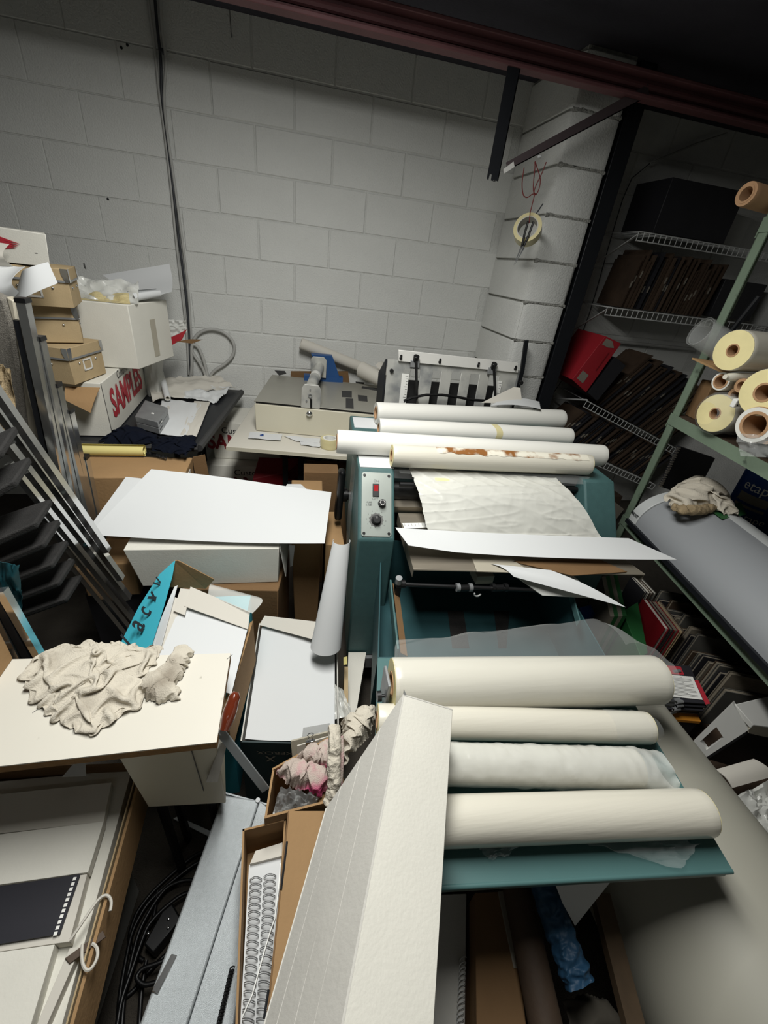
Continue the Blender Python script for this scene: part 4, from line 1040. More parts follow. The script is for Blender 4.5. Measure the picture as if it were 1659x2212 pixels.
quad_sheet('paper_sheet', [(272, 1030), (560, 1060), (600, 1150), (190, 1143)], .68, M['paper'], 'large white sheet, lower of two on the white carton', 'paper', zs=[.85, .76, .69, .70], nu=10, nv=10)
quad_sheet('paper_sheet', [(327, 1015), (716, 1063), (701, 1176), (189, 1157)], .685, M['paper'], 'large white sheet, upper of two on the white carton', 'paper', lambda u, v: V(0, 0, .003-.012*v*math.sin(3.6*u) + .004*math.sin(5*u)), zs=[.868, .765, .695, .705], nu=40, nv=14)
quad_sheet('paper_sheet', [(424, 1029), (470, 1034), (560, 1062), (430, 1050)], .683, M['paper'], 'white sheet corner showing behind the upper large sheet', 'paper', zs=[.838, .82, .758, .79], nu=8, nv=6)
obj('tape_box', MB().prism([at(620, 1050, z=.689), at(650, 1050, z=.689), at(668, 1066, z=.689), at(612, 1066, z=.689)], (0, 0, .012)), M['paper'], label='small white box lid behind the large paper sheets', cat='box', bev=.002)
# tall narrow brown cartons on the floor beside the laminator
obj('tall_carton', MB().hexa([V(.0, 1.50, 0), V(.105, 1.50, 0), V(.12, 1.85, 0), V(.03, 1.85, 0), V(-.02, 1.50, .69), V(.115, 1.50, .69), V(.13, 1.87, .69), V(-.02, 1.87, .69)]), M['kraft'], label='tall brown carton standing next to the white carton', cat='box', bev=.004)
obj('tall_carton', MB().hexa([V(.13, 1.42, 0), V(.20, 1.42, 0), V(.20, 1.72, 0), V(.14, 1.72, 0), V(.125, 1.45, .60), V(.205, 1.45, .60), V(.205, 1.72, .60), V(.135, 1.72, .60)]), M['kraft'], label='tall brown carton squeezed against the laminator side', cat='box', bev=.004)
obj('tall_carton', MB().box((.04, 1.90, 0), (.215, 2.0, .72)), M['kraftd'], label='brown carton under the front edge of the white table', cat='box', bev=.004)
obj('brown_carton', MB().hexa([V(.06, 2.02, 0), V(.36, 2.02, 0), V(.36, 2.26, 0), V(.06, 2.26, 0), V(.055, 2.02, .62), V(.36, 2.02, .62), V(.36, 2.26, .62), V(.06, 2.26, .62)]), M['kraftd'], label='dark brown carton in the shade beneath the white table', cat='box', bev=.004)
quad_sheet('corner_strip', [(625, 1178), (637, 1178), (632, 1222), (627, 1224)], .6, M['paper'], 'thin white strip between the cartons below the large sheets', 'strip', zs=[.62, .62, .5, .5], nu=2, nv=4)
# cartons under the tables
def sample_box(c, ax, ay, h, label, m, text, tm, tsz, tpos, extra=None):
    c, ax, ay = map(Vector, (c, ax, ay)); t = thing('sample_carton', label, 'box', c+(ax+ay)/2)
    obj('carton_body', MB().para(c, ax, ay, V(0, 0, h)), M[m], t, bev=.003)
    ux_ = ax.normalized(); n_ = V(ux_.y, -ux_.x, 0)
    lettering('lettering', text, M[tm], c+ax*tpos[0]+V(0, 0, h*tpos[1])+n_*.001, ux_, (0, 0, 1), tsz, t, xs=.8, bold=.03)
    if extra: lettering('handwriting', extra, M['inkb'], c+ax*tpos[0]+V(0, 0, h*tpos[2])+n_*.001, ux_, (0, 0, 1), .055, t)
    return t
sample_box((-.50, 2.56, .48), (.40, -.02, 0), (.02, .3, 0), .24, 'white SAMPLES carton on top of another under the tables', 'card', 'SAMPLES', 'redd', .13, (.42, .45, .78), 'Customer')
sample_box((-.54, 2.46, .0), (.45, 0, 0), (0, .40, 0), .478, 'white carton lettered in red underneath the stacked SAMPLES carton', 'card', 'SAMPLES', 'redd', .16, (.70, .70, .90), 'Customer Re')
obj('red_box', MB().hexa([V(-.25, 2.30, .0), V(-.05, 2.34, .0), V(.03, 2.44, .0), V(-.22, 2.44, .0), V(-.25, 2.30, .47), V(-.05, 2.34, .50), V(.05, 2.44, .55), V(-.22, 2.44, .55)]), M['redd'], label='red cardboard box behind the black leg of the white table', cat='box', bev=.003)
obj('small_carton', MB().hexa([V(-.42, 2.05, .0), V(-.2, 2.03, .0), V(-.2, 2.2, .0), V(-.42, 2.2, .0), V(-.42, 2.05, .40), V(-.2, 2.03, .40), V(-.2, 2.2, .40), V(-.42, 2.2, .40)]), M['card'], label='small white carton on the floor in front of the red box', cat='box', bev=.003)
zg = [at(680, 995, y=2.6), at(700, 1003, y=2.6), at(715, 998, y=2.6), at(730, 1002, y=2.6)]
obj('cable', MB().sweep([V(.3, 2.6, .6)]+[V(p.x, 2.62, p.z) for p in reversed(zg)]+[V(-.02, 2.62, .48)], .006, 6), M['blackrub'], label='black cable lying in the shade beneath the white table', cat='cable')

# large dark green paper carton, open, full of white sheets
xb = thing('paper_carton', 'open dark green paper carton filled with white sheets', 'box', (0, .98, 0))
x0, x1 = at(519, 1603, z=.40), at(668, 1607, z=.40)
x1 = x0+(x1-x0).normalized()*.29; xbk = at(560, 1345, z=.40)
bkr = V(.165, 1.20, .40)
def wall(nm, a, b, m, parent, th=.004, zb=0., inw=(0, 1, 0), lab=None):
    return obj(nm, MB().prism([a, b, V(b.x, b.y, zb), V(a.x, a.y, zb)], Vector(inw)*th), M[m], parent, label=lab)
wall('front_wall', x0, x1, 'xgreen', xb)
wall('side_wall', x0, xbk, 'cardg', xb, inw=(1, 0, 0))
wall('side_wall', x1, bkr, 'cardg', xb, inw=(-1, 0, 0))
wall('back_wall', V(xbk.x, xbk.y, .40), V(bkr.x, bkr.y, .40), 'kraft', xb, inw=(0, -1, 0))
obj('carton_base', MB().box((x0.x+.01, x0.y+.02, 0), (bkr.x-.01, 1.2, .01)), M['kraft'], xb)
xd = (x1-x0).normalized(); xn = V(xd.y, -xd.x, 0)
lettering('lettering', 'XEROX', M['tab'], x0+xd*.10+V(0, 0, -.05)+xn*.001, -xd, (0, 0, -1), .022, xb, xs=1.5)
lettering('logo_mark', 'X', M['tab'], x0+xd*.085+V(0, 0, -.082)+xn*.001, -xd, (0, 0, -1), .04, xb, bold=.02)
def fn(u, v):
    p = lerp(lerp(x0+V(.012, .012, -.006), x1+V(-.012, .012, -.006), u), lerp(xbk+V(.012, -.03, -.004), bkr+V(-.012, -.03, -.004), u), v)
    return p + V(0, 0, .022*v*v*math.sin(3.14*min(1, u+.2)) - .004*math.sin(6*u))
stk = thing('paper_stack', 'deep stack of white sheets filling the green carton', 'paper', V(0, .98, .012))
obj('top_sheet', MB().grid(fn, 24, 24, .001), M['paper'], stk)
sq = [x0+V(.016, .014, -.012), x1+V(-.014, .014, -.012), bkr+V(-.016, -.034, -.012), xbk+V(.016, -.034, -.012)]
obj('sheet_block', MB().prism(sq, (0, 0, -.375)), M['paper'], stk)
quad_sheet('paper_sheet', [(572, 1330), (700, 1345), (690, 1385), (560, 1350)], .42, M['paperw'], 'grey sheet curling up at the back of the green carton', 'paper', zs=[.44, .46, .43, .425], nu=14, nv=8)
# curled sheet leaning on the laminator
p0, p1 = at(704, 1396, z=.47), at(738, 1168, y=1.165)
d_ = (p1-p0).normalized()
def fn(u, v):
    a_ = math.radians(lerp(-15, 205, v)); r = .048*lerp(1.12, .62, u)
    e_ = .004*noise.noise(V(u*30, 0, 1))*(1 if v > .95 or v < .05 else 0)
    return lerp(p0, p1, u) + V(r*math.cos(a_)+e_, -r*math.sin(a_)*.8, 0)
obj('curled_sheet', MB().grid(fn, 30, 24, .0008), M['paper'], label='white sheet curled into a half tube leaning on the laminator side', cat='paper')
# clear sheet hanging beside the laminator
q0, q1, q2, q3 = at(766, 985, y=1.33), at(774, 1000, y=1.24), at(754, 1310, y=1.19), at(750, 1270, y=1.26)
obj('clear_sheet', MB().grid(lambda u, v: lerp(lerp(q0, q1, u), lerp(q3, q2, u), v)+V(-.006*math.sin(3.1*v)-.008, 0, 0), 6, 20), M['clear'], label='clear plastic sheet hanging down the laminator side', cat='plastic film')
# narrow boards between green carton and laminator
obj('white_board', MB().prism([at(752, 1416, z=.20)+V(0, 0, .02), at(790, 1416, z=.20)+V(0, 0, .02), at(768, 1548, z=.20)+V(0, 0, .02), at(748, 1545, z=.20)+V(0, 0, .02)], (0, 0, -.2)), M['card'], label='narrow white board standing below the laminator post', cat='board')
obj('cream_board', MB().prism([at(744, 1440, z=.33), at(752, 1440, z=.33), at(752, 1560, z=.33), at(742, 1560, z=.33)], (0, 0, -.32)), M['kraftl'], label='cream board edge standing beside the green carton', cat='board')
crumple('plastic_scrap', [at(722, 1478, z=.40), at(740, 1490, z=.40), at(762, 1545, z=.38), at(722, 1555, z=.37)], (0, -.3, .8), M['milky'], 'milky plastic fold beside the green carton corner', .015, 5, 'plastic', 61)
obj('yellow_note', MB().slab([at(742, 1420, z=.42), at(750, 1418, z=.42), at(750, 1435, z=.40), at(742, 1436, z=.40)], .001), M['yellow'], label='tiny yellow note sticking up by the white boards', cat='note')

# turquoise carton with papers
tb_ = thing('turquoise_carton', 'open turquoise carton with loose papers behind the white board table', 'box', (-.3, 1.0, .2))
TZ2 = .62
A, B = at(376, 1213, y=1.22), at(300, 1420, z=.60)
Lo0, Lo1 = at(345, 1255, z=.45), at(200, 1440, z=.45)
obj('side_wall', MB().prism([at(376, 1212, y=1.22), at(370, 1245, y=1.16), at(352, 1310, y=1.06), at(318, 1418, y=.90), at(246, 1418, y=.93), at(300, 1310, y=1.10), at(345, 1240, y=1.22)], (.004, 0, .002)), M['cyan'], tb_, label='turquoise printed side')
obj('back_flap', MB().prism([at(377, 1212, y=1.225), at(384, 1211, y=1.225), at(463, 1252, y=1.24), at(444, 1272, y=1.24), at(362, 1268, y=1.22)], (0, .004, .0)), M['kraft'], tb_, label='plain brown inside of the back flap')
obj('side_wall', MB().prism([at(547, 1340, z=.62), at(540, 1345, z=.62), at(480, 1530, z=.60), at(490, 1535, z=.60)], (0, 0, -.19)), M['kraft'], tb_)
obj('carton_base', MB().hexa([V(-.42, .80, 0), V(-.19, .80, 0), V(-.165, 1.24, 0), V(-.42, 1.24, 0), V(-.42, .80, .52), V(-.19, .80, .52), V(-.165, 1.24, .52), V(-.42, 1.24, .52)]), M['cyan'], tb_)
tvx = (at(340, 1250, y=1.20)-at(262, 1400, y=.93)).normalized()
for tx_, ty_, ch_, sz in ((262, 1395, 'V', .07), (283, 1352, 'a', .08), (300, 1322, 'c', .07), (318, 1292, 'x', .08), (334, 1265, 'V', .06)):
    o_ = at(tx_+12, ty_-3, y=lerp(.915, 1.2, (1395-ty_)/150)-.012)
    lettering('lettering', ch_, M['inkb'], o_, tvx, V(-.45, -.25, .55), sz, tb_, xs=.8, bold=.02)
pg = 'loose white papers standing in the turquoise carton'
for k, (px, z4, lb) in enumerate((([(377, 1268), (384, 1265), (345, 1410), (318, 1412)], [.66, .66, .63, .60], 'thin leaning sheet next to the turquoise side'),
        ([(372, 1288), (396, 1298), (350, 1420), (322, 1425)], [.645, .64, .62, .61], 'grey-white sheet second from the turquoise side'),
        ([(390, 1272), (412, 1274), (400, 1330), (375, 1320)], [.655, .655, .645, .645], 'short white card behind the papers of the turquoise carton'),
        ([(412, 1268), (540, 1322), (536, 1360), (398, 1310)], [.665, .655, .64, .65], 'stiff white folder at the back of the turquoise carton'),
        ([(396, 1296), (536, 1354), (500, 1500), (330, 1450)], [.635, .635, .63, .63], 'broad blank white sheet on top in the turquoise carton'))):
    quad_sheet('loose_paper', px, .6, M['paper' if k in (0, 4) else 'paperw'], lb, 'paper', zs=z4, nu=8, nv=8, th=.002)
def fn(u, v):
    p = lerp(lerp(at(455, 1262, z=.655), at(560, 1290, z=.66), u), lerp(at(450, 1285, z=.66), at(545, 1325, z=.665), u), v)
    return p + V(.02*math.sin(3.14*v)*u, 0, .012*math.sin(3.14*v))
obj('clear_sleeve', MB().grid(fn, 14, 14), M['milky'], label='clear plastic sleeve curling out of the turquoise carton', cat='plastic sleeve')

# ================================================================== board table with guillotine arm and shirt
gt = thing('guillotine', 'white chipboard trimmer table with grey blade arm and varnished handle', 'paper trimmer', (-.4, .66, 0))
g0, g1, g2 = at(468, 1603, z=.75), at(498, 1411, z=.75), at(0, 1655, z=.75)
dl = (g2-g0).normalized(); dl = V(dl.x, dl.y, 0)
far_l = g1 + V(-.62, .03, 0)
q = [g0+dl*.72, g0, g1, far_l]
obj('board', MB().slab(q, .003), M['lam'], gt)
obj('board_core', MB().slab([p-V(0, 0, .003) for p in q], .02), M['chip'], gt, bev=.002)
obj('body', MB().hexa([V(-.345, .565, .47), V(-.17, .565, .44), V(-.19, .69, .44), V(-.345, .69, .47), V(-.37, .565, .727), V(-.17, .565, .727), V(-.19, .69, .727), V(-.37, .69, .727)]), M['cream'], gt, bev=.003)
obj('body_seam', MB().sweep([at(414, 1622, y=.563), at(440, 1708, y=.563)], .0012, 5), M['inkg'], gt)
obj('side_bracket', MB().prism([at(478, 1605, y=.57), at(492, 1600, y=.57), at(470, 1690, y=.55), at(445, 1690, y=.55)], (0, .01, 0)), M['cardg'], gt)
for x in (-.335, -.215):
    for y in (.60, .68):
        obj('leg', MB().sweep([(x, y, 0), (x, y, .46)], .012, 8), M['black'], gt)
for x in (-.8, -.74):
    obj('leg', MB().sweep([(x, .75, 0), (x, .75, .727)], .014, 8), M['black'], gt)
aa, ab = at(474, 1578, z=.745), at(574, 1706, y=.53)
obj('blade_arm', MB().sweep([aa, ab], 1, prof=[(-.0095, -.003), (.0095, -.003), (.0095, .003), (-.0095, .003)], up=(1, .3, .4)), M['armg'], gt, bev=.001)
obj('pivot_bolt', MB().cyl(aa+V(.004, -.004, .002), aa+V(.006, -.008, .004), .006, n=12), M['zinc'], gt)
ha, hb = at(484, 1578, z=.755), at(510, 1494, z=.80)
hp = [lerp(ha, hb, k/8) for k in range(9)]
obj('handle', MB().sweep(hp, [.010, .0115, .0135, .0145, .0145, .0135, .0125, .0125, .006], 16), M['wood'], gt, smooth=80)
for px, py in ((62, 1506), (70, 1540), (490, 1424)):
    c0 = at(px, py, z=.7506); obj('scratch', MB().sweep([c0, c0+V(.012, .014, 0)], .0007, 4), M['inkg'], gt)
# the shirt
sh_o = [(52, 1462), (70, 1445), (100, 1420), (135, 1402), (185, 1392), (255, 1392), (300, 1398), (347, 1405), (338, 1430), (300, 1470), (330, 1490), (300, 1530), (240, 1565), (203, 1584), (150, 1570), (100, 1545), (72, 1515)]
shirt = cloth_blob('shirt', sh_o, .7505, .05, M['rag'], 'crumpled off-white shirt lying on the white board table', seed=12, nth=170, nr=60, fold=.5, ff=2.6, cat='shirt', dome=.35)
def fat_fold(px, r, zc, m, nm, parent, flat=.6, seed=1):
    P_ = [at(*p, z=zc) for p in px]
    # smooth the path
    path = []
    for i in range(len(P_)-1):
        for k in range(8): path.append(lerp(P_[i], P_[i+1], k/8))
    path.append(P_[-1])
    for _ in range(4): path = [path[0]]+[(path[i-1]+path[i]*2+path[i+1])/4 for i in range(1, len(path)-1)]+[path[-1]]
    n = len(path); mb = MB()
    path = [lerp(path[int(k/2)], path[min(n-1, int(k/2)+1)], (k % 2)/2) for k in range(2*n-1)]; n = len(path)
    rs = [r*(.8+.25*math.sin(math.pi*i/(n-1))+.2*noise.noise(V(i*.2, seed, 0)))*(.55 if i in (0, n-1) else 1) for i in range(n)]
    mb.sweep(path, rs, 26)
    for v_ in mb.v:
        k = (1-abs(noise.noise(v_*34+V(seed, 0, 0))))**4 - .35 + .5*((1-abs(noise.noise(v_*80+V(0, seed, 0))))**3-.4)
        v_.z = zc + (v_.z-zc)*flat + r*.38*k
        v_ += V(1, .6, 0)*r*.22*noise.noise(v_*45)
    return obj(nm, mb, m, parent, smooth=80)
cloth_blob('sleeve', [(322, 1478), (345, 1455), (366, 1428), (382, 1404), (402, 1400), (417, 1410), (408, 1440), (392, 1468), (372, 1490), (345, 1492)], .7505, .045, M['rag'], None, None, seed=81, fold=.4, ff=4, parent=shirt, dome=.6)
cloth_blob('cuff', [(298, 1492), (318, 1462), (342, 1452), (366, 1470), (390, 1494), (386, 1512), (345, 1522), (318, 1514)], .7505, .05, M['rag'], None, None, seed=84, fold=.35, ff=4, parent=shirt, dome=.6)
obj('brown_carton', MB().box((-.90, .72, .7505), (-.655, .80, .84)), M['kraft'], label='brown carton corner standing on the far end of the white board table', cat='box', bev=.003)
# ================================================================== wire shelves on the wall right of the pier
def wire_shelf(label, a, b, depth, br=None):
    """a, b: front top corners; white coated wire shelf with a laddered lip"""
    a, b = Vector(a), Vector(b); d = (b-a).normalized(); L = (b-a).length
    upv = V(-d.z, 0, d.x); bk = V(0, depth, 0)
    t = thing('wire_shelf', label, 'shelf', (a+b)/2+bk/2)
    obj('lip_rail', MB().sweep([a, b], .0035, 6), M['wire'], t)
    obj('lip_rail', MB().sweep([a-upv*.042, b-upv*.042], .0035, 6), M['wire'], t)
    obj('back_rail', MB().sweep([a+bk, b+bk], .0035, 6), M['wire'], t)
    n = int(L/.036); k = 0
    mb = MB()
    for i in range(n+1):
        p = lerp(a, b, i/n)
        obj('lip_wire', MB().sweep([p+V(0, -.002, 0), p-upv*.042+V(0, -.002, 0)], .0022, 5), M['wire'], t)
        mb.sweep([p, p+bk], .0018, 4)
    o = obj('deck_wires', mb, M['wire'], t, kind='stuff')
    if br: obj('bracket', MB().sweep([a+d*.02, V(a.x+.06, 2.905, a.z-br)], 1, prof=[(-.006, -.003), (.006, -.003), (.006, .003), (-.006, .003)], up=(1, 0, 0)), M['wire'], t)
    return t
wire_shelf('topmost white wire shelf in the dark bay beside the block pier', (1.864, 2.5, 1.955), (3.08, 2.5, 1.955), .40, .16)
wire_shelf('white wire shelf carrying upright folders, second from the top', (1.832, 2.5, 1.57), (3.08, 2.5, 1.57), .40, .2)
s3a, s3b = at(1268, 866, y=2.5), at(1425, 950, y=2.5)
d3 = (s3b-s3a).normalized(); s3b = s3a+d3*.95
wire_shelf('sagging white wire shelf under the red box', s3a, s3b, .38)
s4a, s4b = at(1296, 995, y=2.5), at(1385, 1034, y=2.5)
d4 = (s4b-s4a).normalized(); s4b = s4a+d4*.62; s4a = s4a-d4*.52
wire_shelf('lowest sagging white wire shelf', s4a, s4b, .38)
obj('wall_strut', MB().sweep([at(1268, 864, y=2.5), at(1190, 860, y=2.9)], .006, 6).sweep([at(1190, 862, y=2.9), V(1.75, 2.915, 1.0)], .005, 6), M['wire'], label='white shelf strut running to the wall beside the red box', cat='bracket')

def folder_row(n, base0, base1, lean, h0, h1, label, group, tabs=True, depth=.24, seed=1, m=None):
    random.seed(seed)
    base0, base1 = Vector(base0), Vector(base1); step = (base1-base0)/n
    for i in range(n):
        h = random.uniform(h0, h1); o = base0+step*i+V(0, random.uniform(0, .03), 0)
        lv = (Vector(lean)+V(random.uniform(-.006, .006), 0, 0)).normalized()*h
        th = step*random.uniform(.45, .68)
        mm = m or random.choice(['brownold', 'brownold', 'bookb', 'bookd'])
        f = thing('folder', label, 'folder', o, group)
        obj('cover', MB().para(o, th, V(0, depth, 0), lv), M[mm], f)
        if tabs and (i//3) % 2 == 0:
            k = .42+.12*math.sin(i*.7); obj('index_tab', MB().para(o+lv*k+V(0, -.0015, 0), th*1.02, V(0, .001, 0), lv.normalized()*.035), M['tab'], f)
folder_row(34, (1.95, 2.53, 1.578), (2.55, 2.53, 1.578), (.12, 0, 1), .24, .31, 'thin brown folder standing on the second wire shelf', 'folders on the second wire shelf', seed=3)
lean3 = (at(1440, 790, y=2.5)-at(1300, 905, y=2.5)).normalized()
up3 = V(-d3.z, 0, d3.x)
folder_row(46, s3a+d3*.10+up3*.012+V(0, .03, 0), s3a+d3*.90+up3*.012+V(0, .03, 0), lean3, .40, .46, 'thin brown folder leaning on the sagging shelf beside the red box', 'folders on the sagging shelf', seed=5)
folder_row(46, s4a+d4*.09+up3*.012+V(0, .03, 0), s4a+d4*1.05+up3*.012+V(0, .03, 0), lean3, .25, .29, 'thin brown folder leaning on the lowest wire shelf', 'folders on the lowest wire shelf', seed=8)
# red carton at the head of the leaning row
rbx = thing('red_carton', 'red carton with a white corner label leaning at the end of the folder row', 'box', at(1270, 850, y=2.5))
ra_, rb2, rc, rd2 = at(1236, 820, y=2.46), at(1308, 726, y=2.46), at(1342, 742, y=2.46), at(1266, 848, y=2.46)
obj('carton_body', MB().prism([ra_, rb2, rc, rd2], (0, .3, 0)), M['red'], rbx, bev=.002)
def q4(u, v): return lerp(lerp(ra_, rb2, u), lerp(rd2, rc, u), v)+V(0, -.001, 0)
obj('carton_label', MB().prism([q4(.84, .12), q4(.97, .12), q4(.97, .5), q4(.88, .8), q4(.84, .5)], (0, -.001, 0)), M['tab'], rbx)
obj('carton_label', MB().prism([q4(.08, .15), q4(.26, .15), q4(.26, .55), q4(.08, .55)], (0, -.001, 0)), M['tab'], rbx)
obj('print_line', MB().prism([q4(.4, .7), q4(.78, .7), q4(.78, .76), q4(.4, .76)], (0, -.001, 0)), M['dkred'], rbx)
obj('black_box', MB().prism([at(1270, 848, y=2.47), at(1330, 772, y=2.47), at(1352, 790, y=2.47), at(1290, 866, y=2.47)], (0, .28, 0)), M['bookd'], label='black carton between the red carton and the leaning folders', cat='box')
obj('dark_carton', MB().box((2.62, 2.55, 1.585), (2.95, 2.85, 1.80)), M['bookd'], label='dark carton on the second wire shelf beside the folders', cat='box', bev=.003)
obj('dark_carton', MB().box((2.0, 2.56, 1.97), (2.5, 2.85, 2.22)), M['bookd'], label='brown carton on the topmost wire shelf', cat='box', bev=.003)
# floor-standing clutter below the shelves
obj('grey_board', MB().prism([at(1300, 1062, y=2.2), at(1348, 1100, y=2.2), V(2.2, 2.2, 0), V(1.9, 2.2, 0)], (0, .02, 0)), M['tab'], label='grey board leaning on the floor behind the laminator', cat='board')
obj('brown_carton', MB().box((1.7, 2.45, 0), (2.5, 2.85, .30)), M['brownold'], label='brown carton on the floor beneath the lowest wire shelf', cat='box', bev=.004)
obj('brown_carton', MB().box((1.50, 2.0, 0), (1.9, 2.26, .62)), M['kraftd'], label='brown carton on the floor in front of the lowest wire shelf', cat='box', bev=.004)
# conduit and wires in the dark
obj('conduit', MB().sweep([at(1405, 352, y=2.86), at(1500, 312, y=2.86), at(1570, 288, y=2.86)], .006, 6), M['wall_cable'], label='thin pale conduit running up the dark wall above the wire shelves', cat='pipe')
obj('wall_wire', MB().sweep([at(1405, 352, y=2.88), at(1365, 385, y=2.88), at(1345, 430, y=2.88), at(1318, 520, y=2.88), at(1290, 620, y=2.88), at(1272, 680, y=2.88), at(1250, 740, y=2.88), at(1235, 790, y=2.88), at(1195, 850, y=2.88)], .003, 5), M['dkcable'], label='thin dark wire hanging down beside the black column', cat='wire')
obj('pipe', MB().sweep([at(1275, 732, y=2.885), at(1500, 755, y=2.885)], .012, 8), M['wall_cable'], label='painted pipe on the wall under the second wire shelf', cat='pipe')
obj('black_rod', MB().sweep([at(1137, 735, y=2.33), at(1128, 800, y=2.33), at(1110, 870, y=2.33)], 1, prof=[(-.012, -.006), (.012, -.006), (.012, .006), (-.012, .006)], up=(1, 0, 0)).sweep([at(1110, 870, y=2.33), V(1.165, 2.33, 0)], .01, 4), M['black'], label='black bar standing in front of the block pier', cat='bar')

# ================================================================== green rack
RL0 = V(1.585, 1.50, 0); RD = (V(1.403, .609, 0)-V(1.552, 1.435, 0)).normalized(); RX = V(-RD.y, RD.x, 0)
if RX.x < 0: RX = -RX
def RK(a, s, z): return RL0 + RD*a + RX*s + V(0, 0, z)      # a: towards the camera, s: to the right
RWD = .84
rk = thing('steel_rack', 'green slotted steel rack holding rolls, cover machine and books', 'rack', RK(.6, .25, 0))
def angle_post(a, s, sa, ss, z1=2.5):
    o = RK(a, s, 0)
    obj('post', MB().para(o, RX*.042*ss, RD*.004*sa, V(0, 0, z1)).para(o, RD*.042*sa, RX*.004*ss, V(0, 0, z1)), M['greenrack'], rk)
angle_post(0, 0, 1, 1); angle_post(0, RWD, 1, -1); angle_post(1.5, 0, -1, 1); angle_post(1.5, RWD, -1, -1)
for z in (.24, .72, 1.235, 1.93):
    # near and far end beams, side beams, boarded deck
    obj('side_beam', MB().para(RK(0, -.004, z-.045), RD*1.5, RX*.004, V(0, 0, .045)), M['greenrack'], rk)
    obj('side_beam', MB().para(RK(0, RWD, z-.045), RD*1.5, RX*.004, V(0, 0, .045)), M['greenrack'], rk)
    obj('end_beam', MB().para(RK(-.004, 0, z-.06), RX*RWD, -RD*.004, V(0, 0, .06)), M['greenrack'], rk)
    obj('shelf_board', MB().para(RK(.01, .01, z-.018), RD*1.48, RX*(RWD-.02), V(0, 0, .018)), M['brownold'], rk)
c0 = at(1503, 868, y=1.49); obj('bolt_hole', MB().cyl(c0, c0+V(0, -.003, 0), .006, n=10), M['blackp'], rk)
obj('back_strut', MB().sweep([at(1640, 640, y=1.7), at(1560, 740, y=1.75)], .012, 8), M['black'], rk)

# grey cover machine on the rack
mx = thing('cover_machine', 'long grey rounded machine cover lettered MAXIT on the green rack', 'machine', RK(.6, .2, .722))
ml = V(1.552, 1.435, .722)
def MX(a, s, z): return ml + RD*a + RX*s + V(0, 0, z)
profm = []
for k in range(13):
    t_ = math.radians(lerp(178, 84, k/12)); profm.append((.215+.215*math.cos(t_), .03+.16*math.sin(t_)))
profm2 = [(.235, .185), (.262, .19), (.33, .178), (.40, .14), (.43, .10), (.43, 0)]
front = [(0, 0)] + profm + [(.222, .176), (.222, 0)]
obj('front_cover', MB().prism([MX(.062, s, z) for s, z in front], RD*1.25), M['grey'], mx, bev=.002)
obj('rear_cover', MB().prism([MX(.03, s, z) for s, z in [(.236, 0)]+profm2], RD*1.3), M['greyl'], mx, bev=.002)
obj('seam_rail', MB().prism([MX(.03, s, z) for s, z in [(.220, .17), (.238, .17), (.238, .182), (.228, .186), (.220, .182)]], RD*1.3), M['creamg'], mx)
obj('end_cap', MB().prism([MX(0, s-.002, z+.003) for s, z in front], RD*.058), M['greyl'], mx, bev=.003)
for k in range(3):
    pts = [MX(.008+.008*k, s-.003, z+.0045) for s, z in profm[8:]]
    obj('cap_stripe', MB().sweep(pts, .0012, 4), M['inkg'], mx)
tn = (MX(0, profm[2][0], profm[2][1])-MX(0, profm[0][0], profm[0][1])).normalized()
lettering('lettering', 'MAXIT', M['inkb'], MX(.029, -.0035, .058), RD, tn, .019, mx, bold=.02)
obj('base_rail', MB().para(MX(0, -.012, -.0), RD*1.3, RX*.012, V(0, 0, .02)), M['black'], mx)
cz_ = .722+.195
obj('green_sticker', MB().grid(lambda u, v: lerp(lerp(at(1535, 1103, z=cz_), at(1600, 1085, z=cz_-.02), u), lerp(at(1560, 1122, z=cz_), at(1612, 1112, z=cz_-.03), u), v), 4, 4, .001), M['green'], mx)
rg = cloth_blob('cotton_rag', [(1436, 1082), (1450, 1062), (1478, 1045), (1510, 1040), (1545, 1060), (1570, 1085), (1588, 1112), (1560, 1112), (1530, 1098), (1490, 1108), (1455, 1100)], .912, .10, M['rag'], 'off-white cotton rag heaped on the grey machine cover', seed=31, nth=140, nr=40, fold=.5, ff=4, dome=.6)
fat_fold([(1450, 1094), (1480, 1104), (1515, 1102), (1540, 1096)], .022, .93, M['ragtan'], 'towel_fold', rg, .8, 8)
# blue tub of tape
bb = thing('blue_tub', 'blue tub with white lettering behind the rag on the rack', 'tub', (2.135, 1.342, .722))
bc = V(2.135, 1.342, .722)
obj('tub_body', MB().cyl(bc, bc+V(0, 0, .345), .113, .121, n=36), M['bluepaint'], bb, bev=.004)
obj('tub_lid', MB().cyl(bc+V(0, 0, .345), bc+V(0, 0, .362), .1245, n=36), M['bluepaint'], bb, bev=.003)
tocam = (V(0, 0, 0)-V(bc.x, bc.y, 0)).normalized(); tr3 = V(-tocam.y, tocam.x, 0); tr3 = -tr3 if tr3.x < 0 else tr3
def onb(a, z, r=.1195):      # point on the tub wall at angle a
    dv_ = tocam*math.cos(a)+tr3*math.sin(a); return bc + dv_*r + V(0, 0, z)
def wrap_text(txt, z, size, a0, m):
    o_ = lettering('lettering', txt, m, V(0, 0, 0), (1, 0, 0), (0, 0, 1), size, bb, depth=0)
    org = WL[o_.name]
    for v_ in o_.data.vertices:
        w_ = v_.co + org; a_ = a0 + w_.x/.119; v_.co = onb(a_, z + w_.z) - org
wrap_text('etape', .25, .063, -.25, M['white']); wrap_text('our tape', .11, .046, -.2, M['white'])
for z0, z1, a0, a1 in ((.175, .215, -.8, .25), (.15, .162, -.8, .25), (.185, .22, .6, 1.2)):
    obj('label_band', MB().grid(lambda u, v: onb(lerp(a0, a1, u), lerp(z0, z1, v), .1205), 10, 1, .0006), M['tab'], bb)
